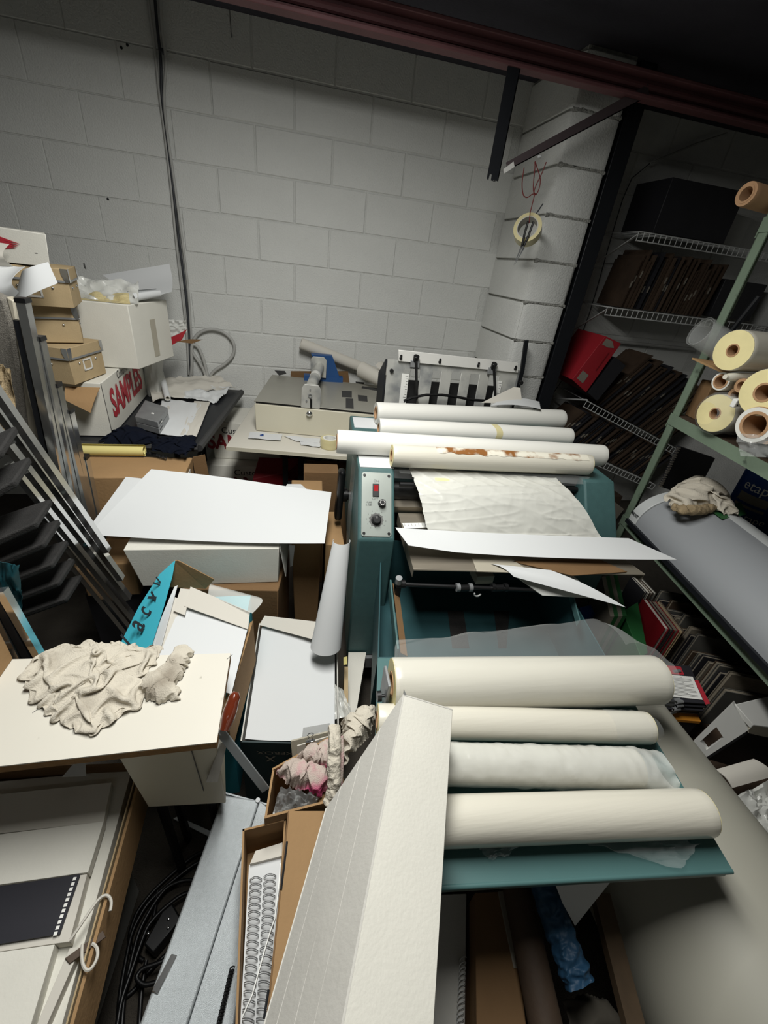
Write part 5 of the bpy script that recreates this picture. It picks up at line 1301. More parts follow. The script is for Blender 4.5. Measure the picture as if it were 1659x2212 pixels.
obj('crumpled_bag', MB().ball(V(2.17, 1.33, 1.125), .052, 16, (1, 1, .8)), M['milky'], label='pale plastic bag on the lid of the blue tub', cat='plastic bag')
obj('brown_carton', MB().para(RK(.42, .46, .722), RD*.34, RX*.3, V(0, 0, .16)), M['kraft'], label='brown carton on the rack beside the grey machine cover', cat='box', bev=.003)
# spiral bound book leaning behind the rack post
nb = thing('spiral_notebook', 'dark spiral bound notebook standing behind the rack post', 'notebook', at(1445, 1010, y=1.62))
n0, n1, n2, n3 = at(1428, 1052, y=1.66), at(1470, 965, y=1.66), at(1545, 990, y=1.72), at(1500, 1075, y=1.72)
obj('cover', MB().prism([n0, n1, n2, n3], (0, .02, 0)), M['bookd'], nb)
for k in range(18):
    p = lerp(n0, n1, (k+.5)/18); obj('ring', MB().sweep([p+V(.012*math.cos(j*.9)-.008, -.001, .003*math.sin(j*.9)) for j in range(8)], .0014, 4), M['tab'], nb)

# rolls and tubes pushed into the rack
rdir = ray(2900, 770).normalized(); rdir = V(rdir.x, rdir.y*.55, 0).normalized()
def rk_roll(px, py, x, r, ln, label, m, core, edge, corem='core', d=None, cat='roll', name='film_roll', grp=None):
    p = at(px, py, x=x); dd = d or rdir
    return roll(name, label, p, p+Vector(dd)*ln, r, M[m], core=core, edge=edge, corem=corem, cat=cat, group=grp)
rk_roll(1583, 757, 1.46, .066, .62, 'film roll with a pale yellow face highest on the rack deck', 'film', .021, 'filme')
rk_roll(1650, 848, 1.47, .074, .62, 'fat film roll with yellow face at the frame edge of the rack', 'film', .03, 'filme')
rk_roll(1557, 824, 1.50, .032, .5, 'narrow white-wrapped tube with a dark hollow end', 'film', .025, 'proll')
rk_roll(1602, 833, 1.49, .024, .5, 'thin brown cardboard tube beside the white-wrapped tube', 'core', .017, 'core', name='cardboard_tube', cat='tube')
rk_roll(1588, 854, 1.52, .026, .5, 'thin brown cardboard tube underneath another tube', 'core', .018, 'core', name='cardboard_tube', cat='tube')
rk_roll(1630, 918, 1.46, .058, .6, 'wide cardboard tube with a white rim low on the rack deck', 'core', .043, 'proll', name='cardboard_tube', cat='tube')
rk_roll(1656, 945, 1.48, .022, .5, 'small pinkish tube end beneath the wide cardboard tube', 'core', .015, 'core', name='cardboard_tube', cat='tube')
rk_roll(1612, 419, 1.50, .036, .6, 'cardboard tube sticking out on the highest rack shelf', 'core', .026, 'core', name='cardboard_tube', cat='tube', d=(.97, .1, -.02))
wr = rk_roll(1545, 893, 1.50, .068, .55, 'cream roll in loose clear plastic lowest on the rack deck', 'film', .02, 'filme')
p = at(1545, 893, x=1.50)
def wrapf(u, v):
    t_ = 2*math.pi*v; k = .006+.012*abs(noise.noise(V(u*6, math.cos(t_)*2, math.sin(t_)*2)))
    x = lerp(-.05, .5, u); rr = (.068+k)*(1-.5*max(0, (-x)/.05))
    uu = V(-rdir.y, rdir.x, 0)
    return p + rdir*x + uu*rr*math.cos(t_) + V(0, 0, rr*math.sin(t_))
obj('plastic_wrap', MB().grid(wrapf, 30, 30), M['clear'], wr)
a, b = at(1512, 716, y=1.42), at(1600, 772, y=1.38)
cr = thing('clear_tube', 'clear plastic roll leaning across the rack post above the yellow-faced roll', 'plastic roll', (a+b)/2)
obj('clear_wall', MB().pipe(a, b, .052, .05, 32), M['clear'], cr)
obj('clear_inner', MB().pipe(a+(b-a)*.02, b, .046, .044, 32), M['clear'], cr)
a, b = at(1566, 814, x=1.44), at(1566, 814, x=1.44)+rdir*.5+V(0, -.012, .008)
d_ = (b-a).normalized()
obj('wrapped_rod', MB().sweep([a, a+d_*.012, a+d_*.014, a+d_*.05, a+d_*.12, b], [.008, .008, .012, .0145, .016, .016], 20), M['film'], label='white wrapped rod with a narrow tip lying over the tubes', cat='roll', smooth=80)
obj('cardboard_flap', MB().prism([at(1494, 776, x=1.50), at(1535, 782, x=1.55), at(1600, 802, x=1.56), at(1560, 806, x=1.52)], (0, 0, .006)), M['kraft'], label='pointed cardboard flap under the yellow-faced roll', cat='cardboard')
obj('brown_carton', MB().para(RK(.006, .05, 1.236), RD*.07, RX*.17, V(0, 0, .15)), M['kraftd'], label='brown carton behind the tubes on the rack deck', cat='box', bev=.003)
pk = thing('adapter_plug', 'white plastic adapter lying on the wrapped roll of the rack', 'plug', at(1600, 872, x=1.47))
p = at(1588, 874, x=1.46)
obj('plug_body', MB().para(p+V(0, 0, -.012), rdir*.05+V(0, 0, .008), V(0, .018, 0), V(0, 0, .028)), M['white'], pk, bev=.003)
obj('plug_neck', MB().cyl(p+rdir*.05+V(0, .01, .006), p+rdir*.09+V(0, .01, .01), .011, .006, n=14), M['white'], pk)
for k in range(2):
    for j in range(2): obj('pin_hole', MB().cyl(p+rdir*(.012+.022*k)+V(0, .0002, -.002+.012*j), p+rdir*(.012+.022*k)+V(0, -.0012, -.002+.012*j), .0032, n=8), M['blackp'], pk)
crumple('plastic_sheet', [at(1590, 935, x=1.455), at(1700, 945, x=1.44), at(1700, 990, x=1.425), at(1600, 985, x=1.44)], (-1, -.3, 0), M['clear'], 'clear plastic sheet hanging below the wide cardboard tube', .012, 6, 'plastic film', 71)

# ------------------------------------------------------------------ books on the low rack shelf
def book(label, p_top0, p_top1, h, th, cover, nrm, group=None, page='page'):
    """upright book: top edge of the front cover p_top0 -> p_top1, thickness along nrm"""
    a, b = Vector(p_top0), Vector(p_top1); n_ = Vector(nrm).normalized(); dn_ = V(0, 0, -h); L = b-a
    t = thing('book', label, 'book', (a+b)/2+dn_, group); c_ = min(.0025, th*.18)
    obj('front_cover', MB().para(a, L, dn_, n_*c_), M[cover], t)
    obj('back_cover', MB().para(a+n_*(th-c_), L, dn_, n_*c_), M[cover], t)
    obj('pages', MB().para(a+n_*c_+L*.02-V(0, 0, .003), L*.95, dn_*.97, n_*(th-2*c_)), M[page], t)
    return t
bk0 = at(1388, 1293, z=.50); bk1 = at(1436, 1358, z=.50); bd = (bk1-bk0).normalized(); bnr = V(-bd.y, bd.x, 0); bnr = bnr if bnr.x > 0 else -bnr
def shift(s, al=0, dz=0): return (bk0+bnr*s+bd*al+V(0, 0, dz), bk1+bnr*s+bd*al+V(0, 0, dz))
z_fl = .50-.242
book('dark red covered book at the front of the low rack shelf', *shift(0), .258, .02, 'dkred', bnr, page='paperw')
for k, (s, th, cv, lb, al) in enumerate(((.021, .016, 'bookd', 'black covered book right behind the dark red one', .002), (.038, .022, 'dkred', 'maroon book third in the row with the dark red one', .004), (.061, .012, 'kraftl', 'tan thin book fourth in the row with the dark red one', .006), (.074, .014, 'bookb', 'brown worn book fifth in the row with the dark red one', .0))):
    book(lb, *shift(s, al, -.002*k), .256, th, cv, bnr)
# second row farther back, against the rack end
g0_, g1_ = at(1362, 1246, z=.52), at(1392, 1279, z=.52)
gd = (g1_-g0_).normalized()
for k, (th, cv, lb) in enumerate(((.012, 'bookd', 'black music book with a white page edge behind the dark red book'), (.010, 'paperw', 'thin white booklet behind the dark red book row'), (.012, 'bookb', 'thin brown booklet behind the dark red book row'), (.014, 'bookg', 'grey-white booklet leaning last behind the dark red book row'))):
    o_ = bnr*(.014*k)
    book(lb, g0_+o_, g1_+o_, .278, th, cv, bnr, page='paperw')
gb2 = thing('green_box', 'green and white striped box beside the books', 'box', at(1340, 1290, z=.26))
for k in range(4):
    u0, u1 = k/4, (k+1)/4
    A_, B_, C_, D_ = at(1300, 1246, z=.56), at(1333, 1240, z=.56), at(1354, 1330, z=.53), at(1318, 1332, z=.53)
    obj('stripe', MB().prism([lerp(A_, B_, u0), lerp(A_, B_, u1), lerp(D_, C_, u1), lerp(D_, C_, u0)], (0, 0, -.3)), M['green' if k % 2 else 'tab'], gb2)
obj('green_box', MB().prism([at(1345, 1320, z=.50), at(1378, 1300, z=.50), at(1400, 1410, z=.46), at(1385, 1420, z=.46)], (0, 0, -.22)), M['green'], label='dark green box next to the dark red book', cat='box', bev=.002)
obj('blue_block', MB().prism([at(1252, 1312, z=.46), at(1276, 1306, z=.46), at(1286, 1326, z=.44), at(1256, 1340, z=.44)], (0, 0, -.2)), M['bluepaint'], label='small blue box beside the supply shelf corner', cat='box', bev=.002)
random.seed(11)
cols = ['bookg', 'bookd', 'page', 'bookb', 'bookg', 'bookd', 'page', 'bookg', 'bookb', 'bookd', 'page', 'bookd', 'bookg', 'bookb']
for k in range(22):
    # dim books standing one behind the other along the rack, spines towards the aisle
    p = RK(.28+.0225*k+.003*random.random(), .115+.02*random.random(), 0); h = random.uniform(.18, .26)
    a_ = V(p.x, p.y, .242+h); wv = RX*random.uniform(.2, .28)+RD*.04
    book('dim grey or brown book standing deep on the low rack shelf', a_, a_+wv, h, random.uniform(.011, .0185), cols[k % 14], RD, group='dim books deep on the low rack shelf')
# clipboards piled in front of the rack
cb_ = []
cz0 = .47
page_px = [(1412, 1455), (1496, 1462), (1518, 1512), (1426, 1502)]
brd_px = [(1404, 1434), (1492, 1440), (1530, 1522), (1418, 1515)]
for k in range(5):
    z = cz0-.014*k
    pts = [at(*p_, z=cz0)+V(.004*math.sin(k*2.3), .004*math.cos(k*1.7), z-cz0) for p_ in brd_px]
    t = thing('clipboard', ['black clipboard holding a printed page, topmost of the pile', 'black clipboard second in the pile by the rack', 'black clipboard third in the pile by the rack', 'black clipboard fourth in the pile by the rack', 'black clipboard at the bottom of the pile above the orange board'][k], 'clipboard', sum(pts, V(0, 0, 0))/4)
    obj('board', MB().prism(pts, (0, 0, -.006)), M['bookd'], t, bev=.001)
    e = lerp(pts[3], pts[2], .45)
    obj('clip', MB().cyl(e+V(-.012, -.002, .002), e+V(.012, -.002, .002), .006, n=10).box((e.x-.012, e.y-.004, e.z-.008), (e.x+.012, e.y+.012, e.z+.003)), M['zinc'], t)
    if k == 0:
        pp = [at(*p_, z=cz0+.0015) for p_ in page_px]
        pgo = obj('printed_page', MB().prism(pp, (0, 0, .0008)), M['white'], t, label='page of small print')
        for j in range(15):
            v = (j+1.2)/17
            for u0, u1 in ((.03, .2), (.29, .92 if j % 4 else .7)):
                a_ = lerp(lerp(pp[0], pp[1], u0), lerp(pp[3], pp[2], u0), v); b_ = lerp(lerp(pp[0], pp[1], u1), lerp(pp[3], pp[2], u1), v)
                w_ = (pp[3]-pp[0]).normalized()*.0016
                obj('text_line', MB().prism([a_, b_, b_+w_, a_+w_], (0, 0, .0012)), M['inkg'], pgo)
        rs = [at(*p_, z=cz0+.001) for p_ in ((1412, 1436), (1470, 1440), (1478, 1458), (1412, 1454))]
        obj('red_print', MB().prism(rs, (0, 0, .0008)), M['redtx'], t)
        c1 = at(1462, 1450, z=cz0+.004)
        obj('clip', MB().cyl(c1+V(-.014, 0, 0), c1+V(.014, 0, 0), .006, n=10), M['zinc'], t)
        es = [at(*p_, z=cz0+.001) for p_ in ((1500, 1470), (1508, 1470), (1534, 1520), (1524, 1522))]
        obj('red_print', MB().prism(es, (0, 0, .0008)), M['redtx'], t)
pts = [at(*p_, z=cz0)+V(0, 0, -.082) for p_ in ((1404, 1434), (1495, 1440), (1540, 1528), (1418, 1518))]
obj('orange_board', MB().prism(pts, (0, 0, -.012)), M['orange'], label='orange board underneath the pile of clipboards', cat='board')
ctr = sum(pts, V(0, 0, 0))/4
obj('storage_crate', MB().prism([lerp(ctr, p_, .97)+V(0, 0, -.012) for p_ in pts], (0, 0, -(pts[0].z-.012))), M['bookd'], label='dark crate carrying the clipboards and orange board', cat='crate', bev=.003)

# white moulded stand, board and bag at the frame edge
ws = thing('white_stand', 'white moulded plastic stand with a rectangular opening', 'stand', V(1.35, .5, .0))
def W(px, py, x): return at(px, py, x=x)
s_ = [at(1497, 1606, z=.36), at(1582, 1521, z=.47), at(1618, 1578, z=.44), at(1524, 1640, z=.34)]
a0, a1, a2, a3 = at(1496, 1604, y=.56), at(1582, 1519, y=.60), at(1617, 1577, y=.55), at(1522, 1638, y=.53)
def wq(u, v): return lerp(lerp(a0, a1, u), lerp(a3, a2, u), v)
dep = V(.02, .01, -.004)
for us, vs2 in (((0, .12), (0, 1)), ((.12, .52), (0, .22)), ((.12, .52), (.72, 1)), ((.52, 1), (0, 1))):
    obj('side_panel', MB().prism([wq(us[0], vs2[0]), wq(us[1], vs2[0]), wq(us[1], vs2[1]), wq(us[0], vs2[1])], dep), M['white'], ws)
obj('top_panel', MB().prism([at(1588, 1521, y=.60), at(1668, 1502, y=.66), at(1690, 1575, y=.56), at(1628, 1566, y=.55)], (0, 0, -.02)), M['white'], ws, bev=.002)
obj('end_panel', MB().prism([at(1617, 1577, y=.55), at(1628, 1568, y=.55), at(1690, 1576, y=.56), at(1690, 1600, y=.55), at(1618, 1584, y=.545)], (0, .012, 0)), M['creamg'], ws)
obj('dark_frame', MB().prism([at(1530, 1640, y=.55), at(1615, 1585, y=.575), at(1690, 1598, y=.575), at(1640, 1672, y=.515)], (0, .02, -.012)), M['blackp'], ws)
obj('stand_leg', MB().box((1.27, .5, 0), (1.36, .60, .32)), M['blackp'], ws)
quad_sheet('grey_board', [(1545, 1664), (1627, 1640), (1672, 1676), (1580, 1702)], .36, M['paperw'], 'pale board with a brown mark beneath the white stand', 'board', zs=[.36, .38, .36, .35], nu=6, nv=6, th=.003, bend=lambda u, v: V(0, 0, .01*math.sin(3*v)))
crumple('plastic_bag', [at(1590, 1722, z=.36), at(1690, 1672, z=.40), at(1700, 1850, z=.34), at(1650, 1810, z=.32)], (0, 0, 1), M['milky'], 'crumpled clear bag beside the big grey roll', .05, 4, 'plastic bag', 83)

# ================================================================== big grey vinyl roll along the floor
gr = thing('vinyl_roll', 'very big smooth grey roll lying beside the laminator shelf', 'roll', V(.995, .2, 0))
gx, gz, grr = .995, .35, .25
obj('rolled_vinyl', MB().cyl((gx, -.5, gz), (gx, .655, gz), grr, n=96), M['greyroll'], gr)
obj('roll_end', MB().pipe((gx, .654, gz), (gx, .658, gz), grr*.99, .06, 64), M['cardg'], gr)
obj('cradle', MB().box((gx-.2, -.3, 0), (gx+.2, -.2, .16)).box((gx-.2, .5, 0), (gx+.2, .6, .16)), M['woodp'], gr)
# ================================================================== foreground left: tray of boards
def Z(px, py, z): return at(px, py, z=z)
def smooth_path(P_, sub=6, it=5):
    path = []
    for a_, b_ in zip(P_, P_[1:]):
        for k in range(sub): path.append(lerp(a_, b_, k/sub))
    path.append(P_[-1])
    for _ in range(it*3): path = [path[0]]+[(path[j-1]+path[j]*2+path[j+1])/4 for j in range(1, len(path)-1)]+[path[-1]]
    return path
tz = .47
bt = thing('board_tray', 'shallow brown cardboard tray holding pale boards below the white board table', 'tray', (-.6, .45, .30))
o0, o1 = Z(306, 1652, tz), Z(146, 2230, tz)
o1 = lerp(o0, o1, 1.25)
lft_ = V(-.62, .05, 0)
i0, i1 = Z(278, 1668, tz), lerp(Z(278, 1668, tz), Z(120, 2230, tz), 1.25)
obj('side_wall', MB().prism([o0, o1, o1+V(0, 0, -.12), o0+V(0, 0, -.12)], (.006, 0, 0)), M['kraft'], bt)
obj('side_wall', MB().prism([o0+V(0, 0, 0), o0+lft_, o0+lft_+V(0, 0, -.12), o0+V(0, 0, -.12)], (0, .006, 0)), M['kraftd'], bt)
obj('inner_ply', MB().prism([lerp(o0, i0, .35)+V(0, 0, .0), lerp(o1, i1, .35), lerp(o1, i1, .35)+V(0, 0, -.1), lerp(o0, i0, .35)+V(0, 0, -.1)], (.003, 0, 0)), M['kraftl'], bt)
obj('tray_base', MB().prism([o0+V(0, 0, -.12), o1+V(0, 0, -.12), o1+lft_+V(0, 0, -.12), o0+lft_+V(0, 0, -.12)], (0, 0, -.008)), M['kraft'], bt)
obj('crate', MB().prism([lerp(o0, o1, .1)+V(-.10, 0, -.13), o1+V(-.10, 0, -.13), o1+V(-.6, 0, -.13), lerp(o0, o1, .1)+V(-.6, 0, -.13)], (0, 0, -(tz-.13))), M['kraftd'], label='brown crate carrying the tray of boards', cat='crate')
def board(px, z, th, m, lb, cat='board', name='pale_board'):
    return obj(name, MB().prism([Z(*p, z) for p in px], (0, 0, -th)), M[m], label=lb, cat=cat, bev=.0008)
board([(-140, 1700), (285, 1662), (128, 2235), (-330, 2235)], tz-.03, .06, 'card', 'pale liner board at the bottom of the brown tray')
board([(-120, 1728), (241, 1690), (224, 1775), (-130, 1815)], tz-.004, .02, 'paperw', 'long pale board beneath the table edge in the brown tray')
board([(-130, 1818), (224, 1774), (190, 1884), (-150, 1932)], tz+.004, .024, 'card', 'pale board between the black punched cover and the table edge')
board([(-150, 1936), (188, 1888), (186, 1896), (150, 2034), (-170, 2080)], tz-.002, .026, 'paperw', 'stack of pale punched boards under the black cover')
bk_px = [(-150, 1938), (174, 1889), (130, 2018), (-170, 2068)]
bkc = thing('punched_cover', 'black punched cover sheet on the pile of pale boards', 'cover', Z(0, 1980, tz))
cq = [Z(*p, tz+.003) for p in bk_px]
obj('cover_sheet', MB().prism(cq, (0, 0, .002)), M['black_paper'], bkc)
for k in range(11):
    v = (k+.5)/11; e = lerp(cq[1], cq[2], v); u_ = (cq[0]-cq[1]).normalized(); w_ = (cq[2]-cq[1]).normalized()
    e = e + u_*.005
    obj('punch_hole', MB().prism([e, e+u_*.006, e+u_*.006+w_*.0055, e+w_*.0055], (0, 0, .0026)), M['white'], bkc)
board([(-170, 2080), (118, 2040), (60, 2235), (-260, 2235)], tz+.0, .03, 'card', 'pale board in front of the black punched cover')
board([(150, 2048), (175, 2044), (92, 2235), (70, 2235)], tz-.008, .0215, 'paperw', 'narrow pale strip beside the boards of the brown tray')
for pth, lb in (([(152, 2030), (180, 1990), (213, 1938), (232, 1930), (243, 1945), (238, 1968)], 'white elastic band looped over the tray side'), ([(178, 2040), (175, 2075), (186, 2104), (204, 2086), (214, 2060), (208, 2042), (198, 2038)], 'second white elastic band lower on the tray side')):
    obj('elastic_band', MB().sweep(smooth_path([Z(*p, tz+.008+.006*math.sin(i)) for i, p in enumerate(pth)]), .0028, 6), M['paperw'], label=lb, cat='band')
board([(160, 1648), (185, 1648), (186, 1676), (134, 1678)], tz+.02, .002, 'paper', 'small white card sticking up behind the tray', 'card', 'white_card')
board([(140, 2070), (222, 2010), (228, 2024), (150, 2082)], tz-.004, .004, 'bookb', 'brown stick lying across the tray side', 'stick', 'brown_stick')
obj('grey_board', MB().prism([Z(276, 1868, .17), Z(301, 1925, .002), Z(200, 2240, .002), Z(158, 2240, .20)], (-.006, 0, -.001)), M['cardg'], label='grey board leaning from the carpet against the brown crate beside the cords', cat='board', bev=.0008)
board([(374, 1768), (384, 1763), (466, 1800), (462, 1812)], .012, .006, 'paper', 'white paper strip lying on the carpet', 'paper', 'paper_strip')
# tangle of black cords with a power strip on the floor
random.seed(2)
ps_ = thing('power_strip', 'black power strip lying among the cords on the carpet', 'power strip', Z(370, 1960, .03))
pq = [Z(*p, .05) for p in ((350, 1968), (372, 1950), (392, 1985), (330, 2060), (310, 2040))]
obj('strip_body', MB().prism(pq, (0, 0, -.045)), M['blackp'], ps_, bev=.004)
for px in ((364, 1985), (320, 2016), (363, 2004)):
    obj('socket_pin', MB().ball(Z(*px, .052), .004, 8), M['chrome'], ps_)
loops = [[(480, 1835), (430, 1840), (380, 1880), (330, 1925), (295, 1970), (278, 2020), (285, 2060), (310, 2075)],
         [(478, 1850), (425, 1862), (370, 1905), (318, 1950), (285, 2010), (272, 2075), (258, 2150), (255, 2235)],
         [(440, 1905), (400, 1900), (360, 1915), (330, 1955), (300, 2010), (282, 2080), (268, 2150), (262, 2235)],
         [(430, 1925), (395, 1930), (350, 1965), (318, 2000), (300, 2050), (280, 2110), (262, 2160), (250, 2235)],
         [(405, 2030), (380, 2062), (340, 2082), (306, 2092), (292, 2112), (310, 2130), (345, 2120)],
         [(395, 2040), (360, 2060), (320, 2100), (290, 2140), (262, 2160)],
         [(340, 1925), (336, 1960), (330, 1990)], [(316, 2075), (305, 2140), (300, 2235)]]
lbls = ['outermost loop of black cord on the carpet', 'black cord running along the grey carton to the front', 'black cord crossing the power strip', 'black cord curving under the power strip', 'short black cord looping below the power strip', 'black cord crossing beside the silver machine foot', 'short black cord between two loops', 'black cord trailing straight to the front']
for i, lp in enumerate(loops):
    P_ = [Z(*p, .007+.0115*(i % 5)) for p in lp]
    path = []
    for a_, b_ in zip(P_, P_[1:]):
        for k in range(6): path.append(lerp(a_, b_, k/6))
    path.append(P_[-1])
    for _ in range(5): path = [path[0]]+[(path[j-1]+path[j]*2+path[j+1])/4 for j in range(1, len(path)-1)]+[path[-1]]
    obj('extension_cord', MB().sweep(path, .0055, 7), M['blackrub'], label=lbls[i], cat='cord', smooth=80)

# silver binding machine
sz = .37
sm = thing('binding_machine', 'long silver hammered-metal binding machine with a chrome name plate', 'binding machine', (-.2, .42, 0))
L0, L1 = Z(482, 1716, sz), Z(296, 2225, sz); L1 = lerp(L0, L1, 1.2)
S0, S1 = Z(560, 1728, sz), Z(400, 2225, sz); S1 = lerp(S0, S1, 1.2)
R0, R1 = Z(578, 1742, sz-.02), Z(505, 2225, sz-.03); R1 = lerp(R0, R1, 1.2)
gd_ = V(0, 0, -1)
obj('top_cover', MB().hexa([L0+gd_*.05, S0+gd_*.05, S1+gd_*.05, L1+gd_*.05, L0, S0, S1, L1]), M['silver'], sm, bev=.006, seg=3)
obj('front_cover', MB().hexa([S0+V(.0015, 0, -.06), R0+V(0, 0, -.06), R1+V(0, 0, -.06), S1+V(.0015, 0, -.06), S0+V(.0015, 0, -.001), R0, R1, S1+V(.0015, 0, -.001)]), M['silver'], sm, bev=.004)
obj('body', MB().prism([V(p.x, p.y, .30) for p in (L0+V(.01, -.01, 0), R0+V(-.006, -.01, 0), R1+V(-.006, 0, 0), L1+V(.01, 0, 0))], (0, 0, -.30)), M['grey'], sm)
obj('end_plate', MB().prism([L0+V(0, .003, 0), R0+V(0, .003, 0), R0+V(0, .003, -.3), L0+V(0, .003, -.3)], (0, .004, 0)), M['silver'], sm)
c0 = Z(557, 1729, sz+.0015); obj('rivet', MB().cyl(c0, c0+V(0, 0, .003), .006, n=16).cyl(c0+V(0, 0, .003), c0+V(0, 0, .004), .003, n=8), M['zinc'], sm)
nq = [Z(*p, sz+.001) for p in ((371, 2061), (383, 2064), (341, 2148), (328, 2142))]
npl = obj('name_plate', MB().prism(nq, (0, 0, .003)), M['chrome'], sm, bev=.001)
sp0, sp1 = Z(502, 2090, sz-.01), Z(470, 2225, sz-.01)
obj('spring', MB().sweep([lerp(sp0, sp1, k/140)+V(.0045*math.cos(k*.8), .0015*math.sin(k*.8), .0045*math.sin(k*.8)) for k in range(141)], .0014, 5), M['blackp'], sm)

# carton of wire binding coils
cz1 = .53
cb2 = thing('coil_carton', 'open brown carton of white wire binding coils', 'box', (-.05, .3, .3))
A0, B0, A1, B1 = Z(524, 1791, cz1), Z(618, 1768, cz1), Z(508, 2225, cz1), Z(590, 2225, cz1)
A1, B1 = lerp(A0, A1, 1.15), lerp(B0, B1, 1.15)
dz = V(0, 0, -.12)
obj('side_wall', MB().prism([A0, A1, A1+dz, A0+dz], (.004, 0, 0)), M['kraft'], cb2)
obj('back_wall', MB().prism([A0, B0, B0+dz, A0+dz], (0, -.004, 0)), M['kraft'], cb2)
obj('side_wall', MB().prism([B0, B1, B1+dz, B0+dz], (-.004, 0, 0)), M['kraft'], cb2)
obj('carton_base', MB().prism([A0+dz, A1+dz, B1+dz, B0+dz], (0, 0, -.004)), M['kraft'], cb2)
obj('lid_panel', MB().prism([Z(622, 1752, cz1+.04), Z(706, 1752, cz1+.02), Z(600, 2225, cz1+.02), Z(572, 2225, cz1+.04)], (0, 0, -.004)), M['kraft'], cb2)
obj('lid_edge', MB().prism([Z(622, 1752, cz1+.04), Z(572, 2225, cz1+.04), B1+V(.002, 0, 0), B0+V(.002, 0, 0)], (.003, 0, 0)), M['kraftd'], cb2)
for (x0_, y0_), (x1_, y1_) in (((620, 1818), (607, 1922)), ((580, 2138), (570, 2200))):
    obj('lid_slot', MB().sweep([Z(x0_, y0_, cz1+.041), Z(x1_, y1_, cz1+.041)], .0022, 5), M['inkb'], cb2)
obj('torn_liner', MB().sweep([Z(606, 1868, cz1+.03), Z(602, 1920, cz1+.03), Z(594, 1985, cz1+.028), Z(585, 2010, cz1+.02), Z(570, 2060, cz1+.02), Z(545, 2150, cz1+.015), Z(524, 2196, cz1+.01)], 1, prof=[(-.001, -.007), (.001, -.007), (.001, .007), (-.001, .007)], up=(1, 0, 0)), M['white'], cb2)
obj('stand_box', MB().prism([A0+dz+V(.055, -.012, -.005), A1+dz+V(.035, 0, -.005), B1+dz+V(-.006, 0, -.005), B0+dz+V(-.006, -.012, -.005)], (0, 0, -(cz1-.126))), M['kraftd'], label='brown carton underneath the carton of wire coils', cat='box')
cq = [Z(538, 1868, cz1-.06), Z(608, 1852, cz1-.06), Z(590, 2225, cz1-.06), Z(518, 2225, cz1-.06)]
obj('backing_card', MB().prism(cq, (0, 0, -.05)), M['paper'], cb2)
obj('divider_card', MB().prism([Z(552, 1838, cz1-.05), Z(610, 1820, cz1-.05), Z(612, 1848, cz1-.05), Z(540, 1866, cz1-.05)], (0, 0, -.03)), M['paperw'], cb2)
for c_, (xa, xb_) in enumerate(((.06, .42), (.48, .86))):
    wc_ = thing('binding_coil', ['white wire binding coil along the carton wall', 'white wire binding coil beside the torn liner'][c_], 'coil', lerp(cq[0], cq[1], (xa+xb_)/2), 'wire coils in the open carton')
    for k in range(19):
        v = .12+.046*k
        l_ = lerp(lerp(cq[0], cq[1], xa), lerp(cq[3], cq[2], xa), v)+V(0, 0, .004); r_ = lerp(lerp(cq[0], cq[1], xb_), lerp(cq[3], cq[2], xb_), v+.012)+V(0, 0, .004)
        pth = [lerp(l_, r_, j/8)+V(0, 0, .014*math.sin(math.pi*j/8)) for j in range(9)]
        off = (cq[3]-cq[0])*.011
        pth = pth + [p+off for p in reversed(pth)]
        obj('loop', MB().sweep(pth, .0009, 5), M['zinc'], wc_)

# carton with stained rags
rz = .56
rbx2 = thing('rag_carton', 'brown carton full of pink-stained rags', 'box', (.07, .58, .2))
k0, k1, k2, k3 = Z(588, 1664, rz), Z(571, 1768, rz), Z(752, 1722, rz), Z(720, 1590, rz)
obj('side_wall', MB().prism([k0, k1, k1+V(0, 0, -.2), k0+V(0, 0, -.2)], (.005, 0, 0)), M['kraft'], rbx2)
obj('back_wall', MB().prism([k0, k3, k3+V(0, 0, -.2), k0+V(0, 0, -.2)], (0, .005, 0)), M['kraft'], rbx2)
obj('side_wall', MB().prism([k3, k2, k2+V(0, 0, -.2), k3+V(0, 0, -.2)], (-.005, 0, 0)), M['kraft'], rbx2)
obj('front_wall', MB().prism([k1, k2, k2+V(0, 0, -.2), k1+V(0, 0, -.2)], (0, .005, 0)), M['kraft'], rbx2)
obj('carton_base', MB().prism([p+V(0, 0, -.2) for p in (k0, k1, k2, k3)], (0, 0, -(rz-.2))), M['kraftd'], rbx2)
obj('loose_flap', MB().prism([Z(692, 1690, rz-.03), Z(722, 1710, rz-.03), Z(718, 1728, rz-.03), Z(690, 1732, rz-.03)], (0, 0, -.004)), M['kraft'], rbx2)
cloth_blob('stained_rag', [(600, 1672), (612, 1655), (640, 1648), (690, 1660), (722, 1672), (722, 1705), (690, 1722), (650, 1712), (615, 1695)], rz-.02, .10, M['ragpink'], 'white rag stained magenta at one end in the rag carton', seed=51, nth=120, nr=36, fold=.6, ff=7, dome=.5)
cloth_blob('stained_rag', [(640, 1640), (665, 1618), (720, 1605), (738, 1640), (720, 1675), (670, 1665)], rz+.0, .09, M['ragpink'], 'crumpled pink streaked rag behind the magenta rag', seed=57, nth=110, nr=34, fold=.65, ff=8, dome=.5)
cloth_blob('cotton_rag', [(738, 1565), (770, 1540), (806, 1530), (812, 1555), (800, 1590), (770, 1625), (745, 1650), (735, 1610)], rz+.05, .10, M['rag'], 'grey-white rag bunched against the end of the film rolls', seed=63, nth=120, nr=36, fold=.65, ff=8, dome=.5)
P_ = [Z(722, 1572, rz+.14), Z(724, 1610, rz+.14), Z(722, 1660, rz+.11), Z(724, 1700, rz+.08), Z(712, 1742, rz+.05)]
path = []
for a_, b_ in zip(P_, P_[1:]):
    for k in range(8): path.append(lerp(a_, b_, k/8))
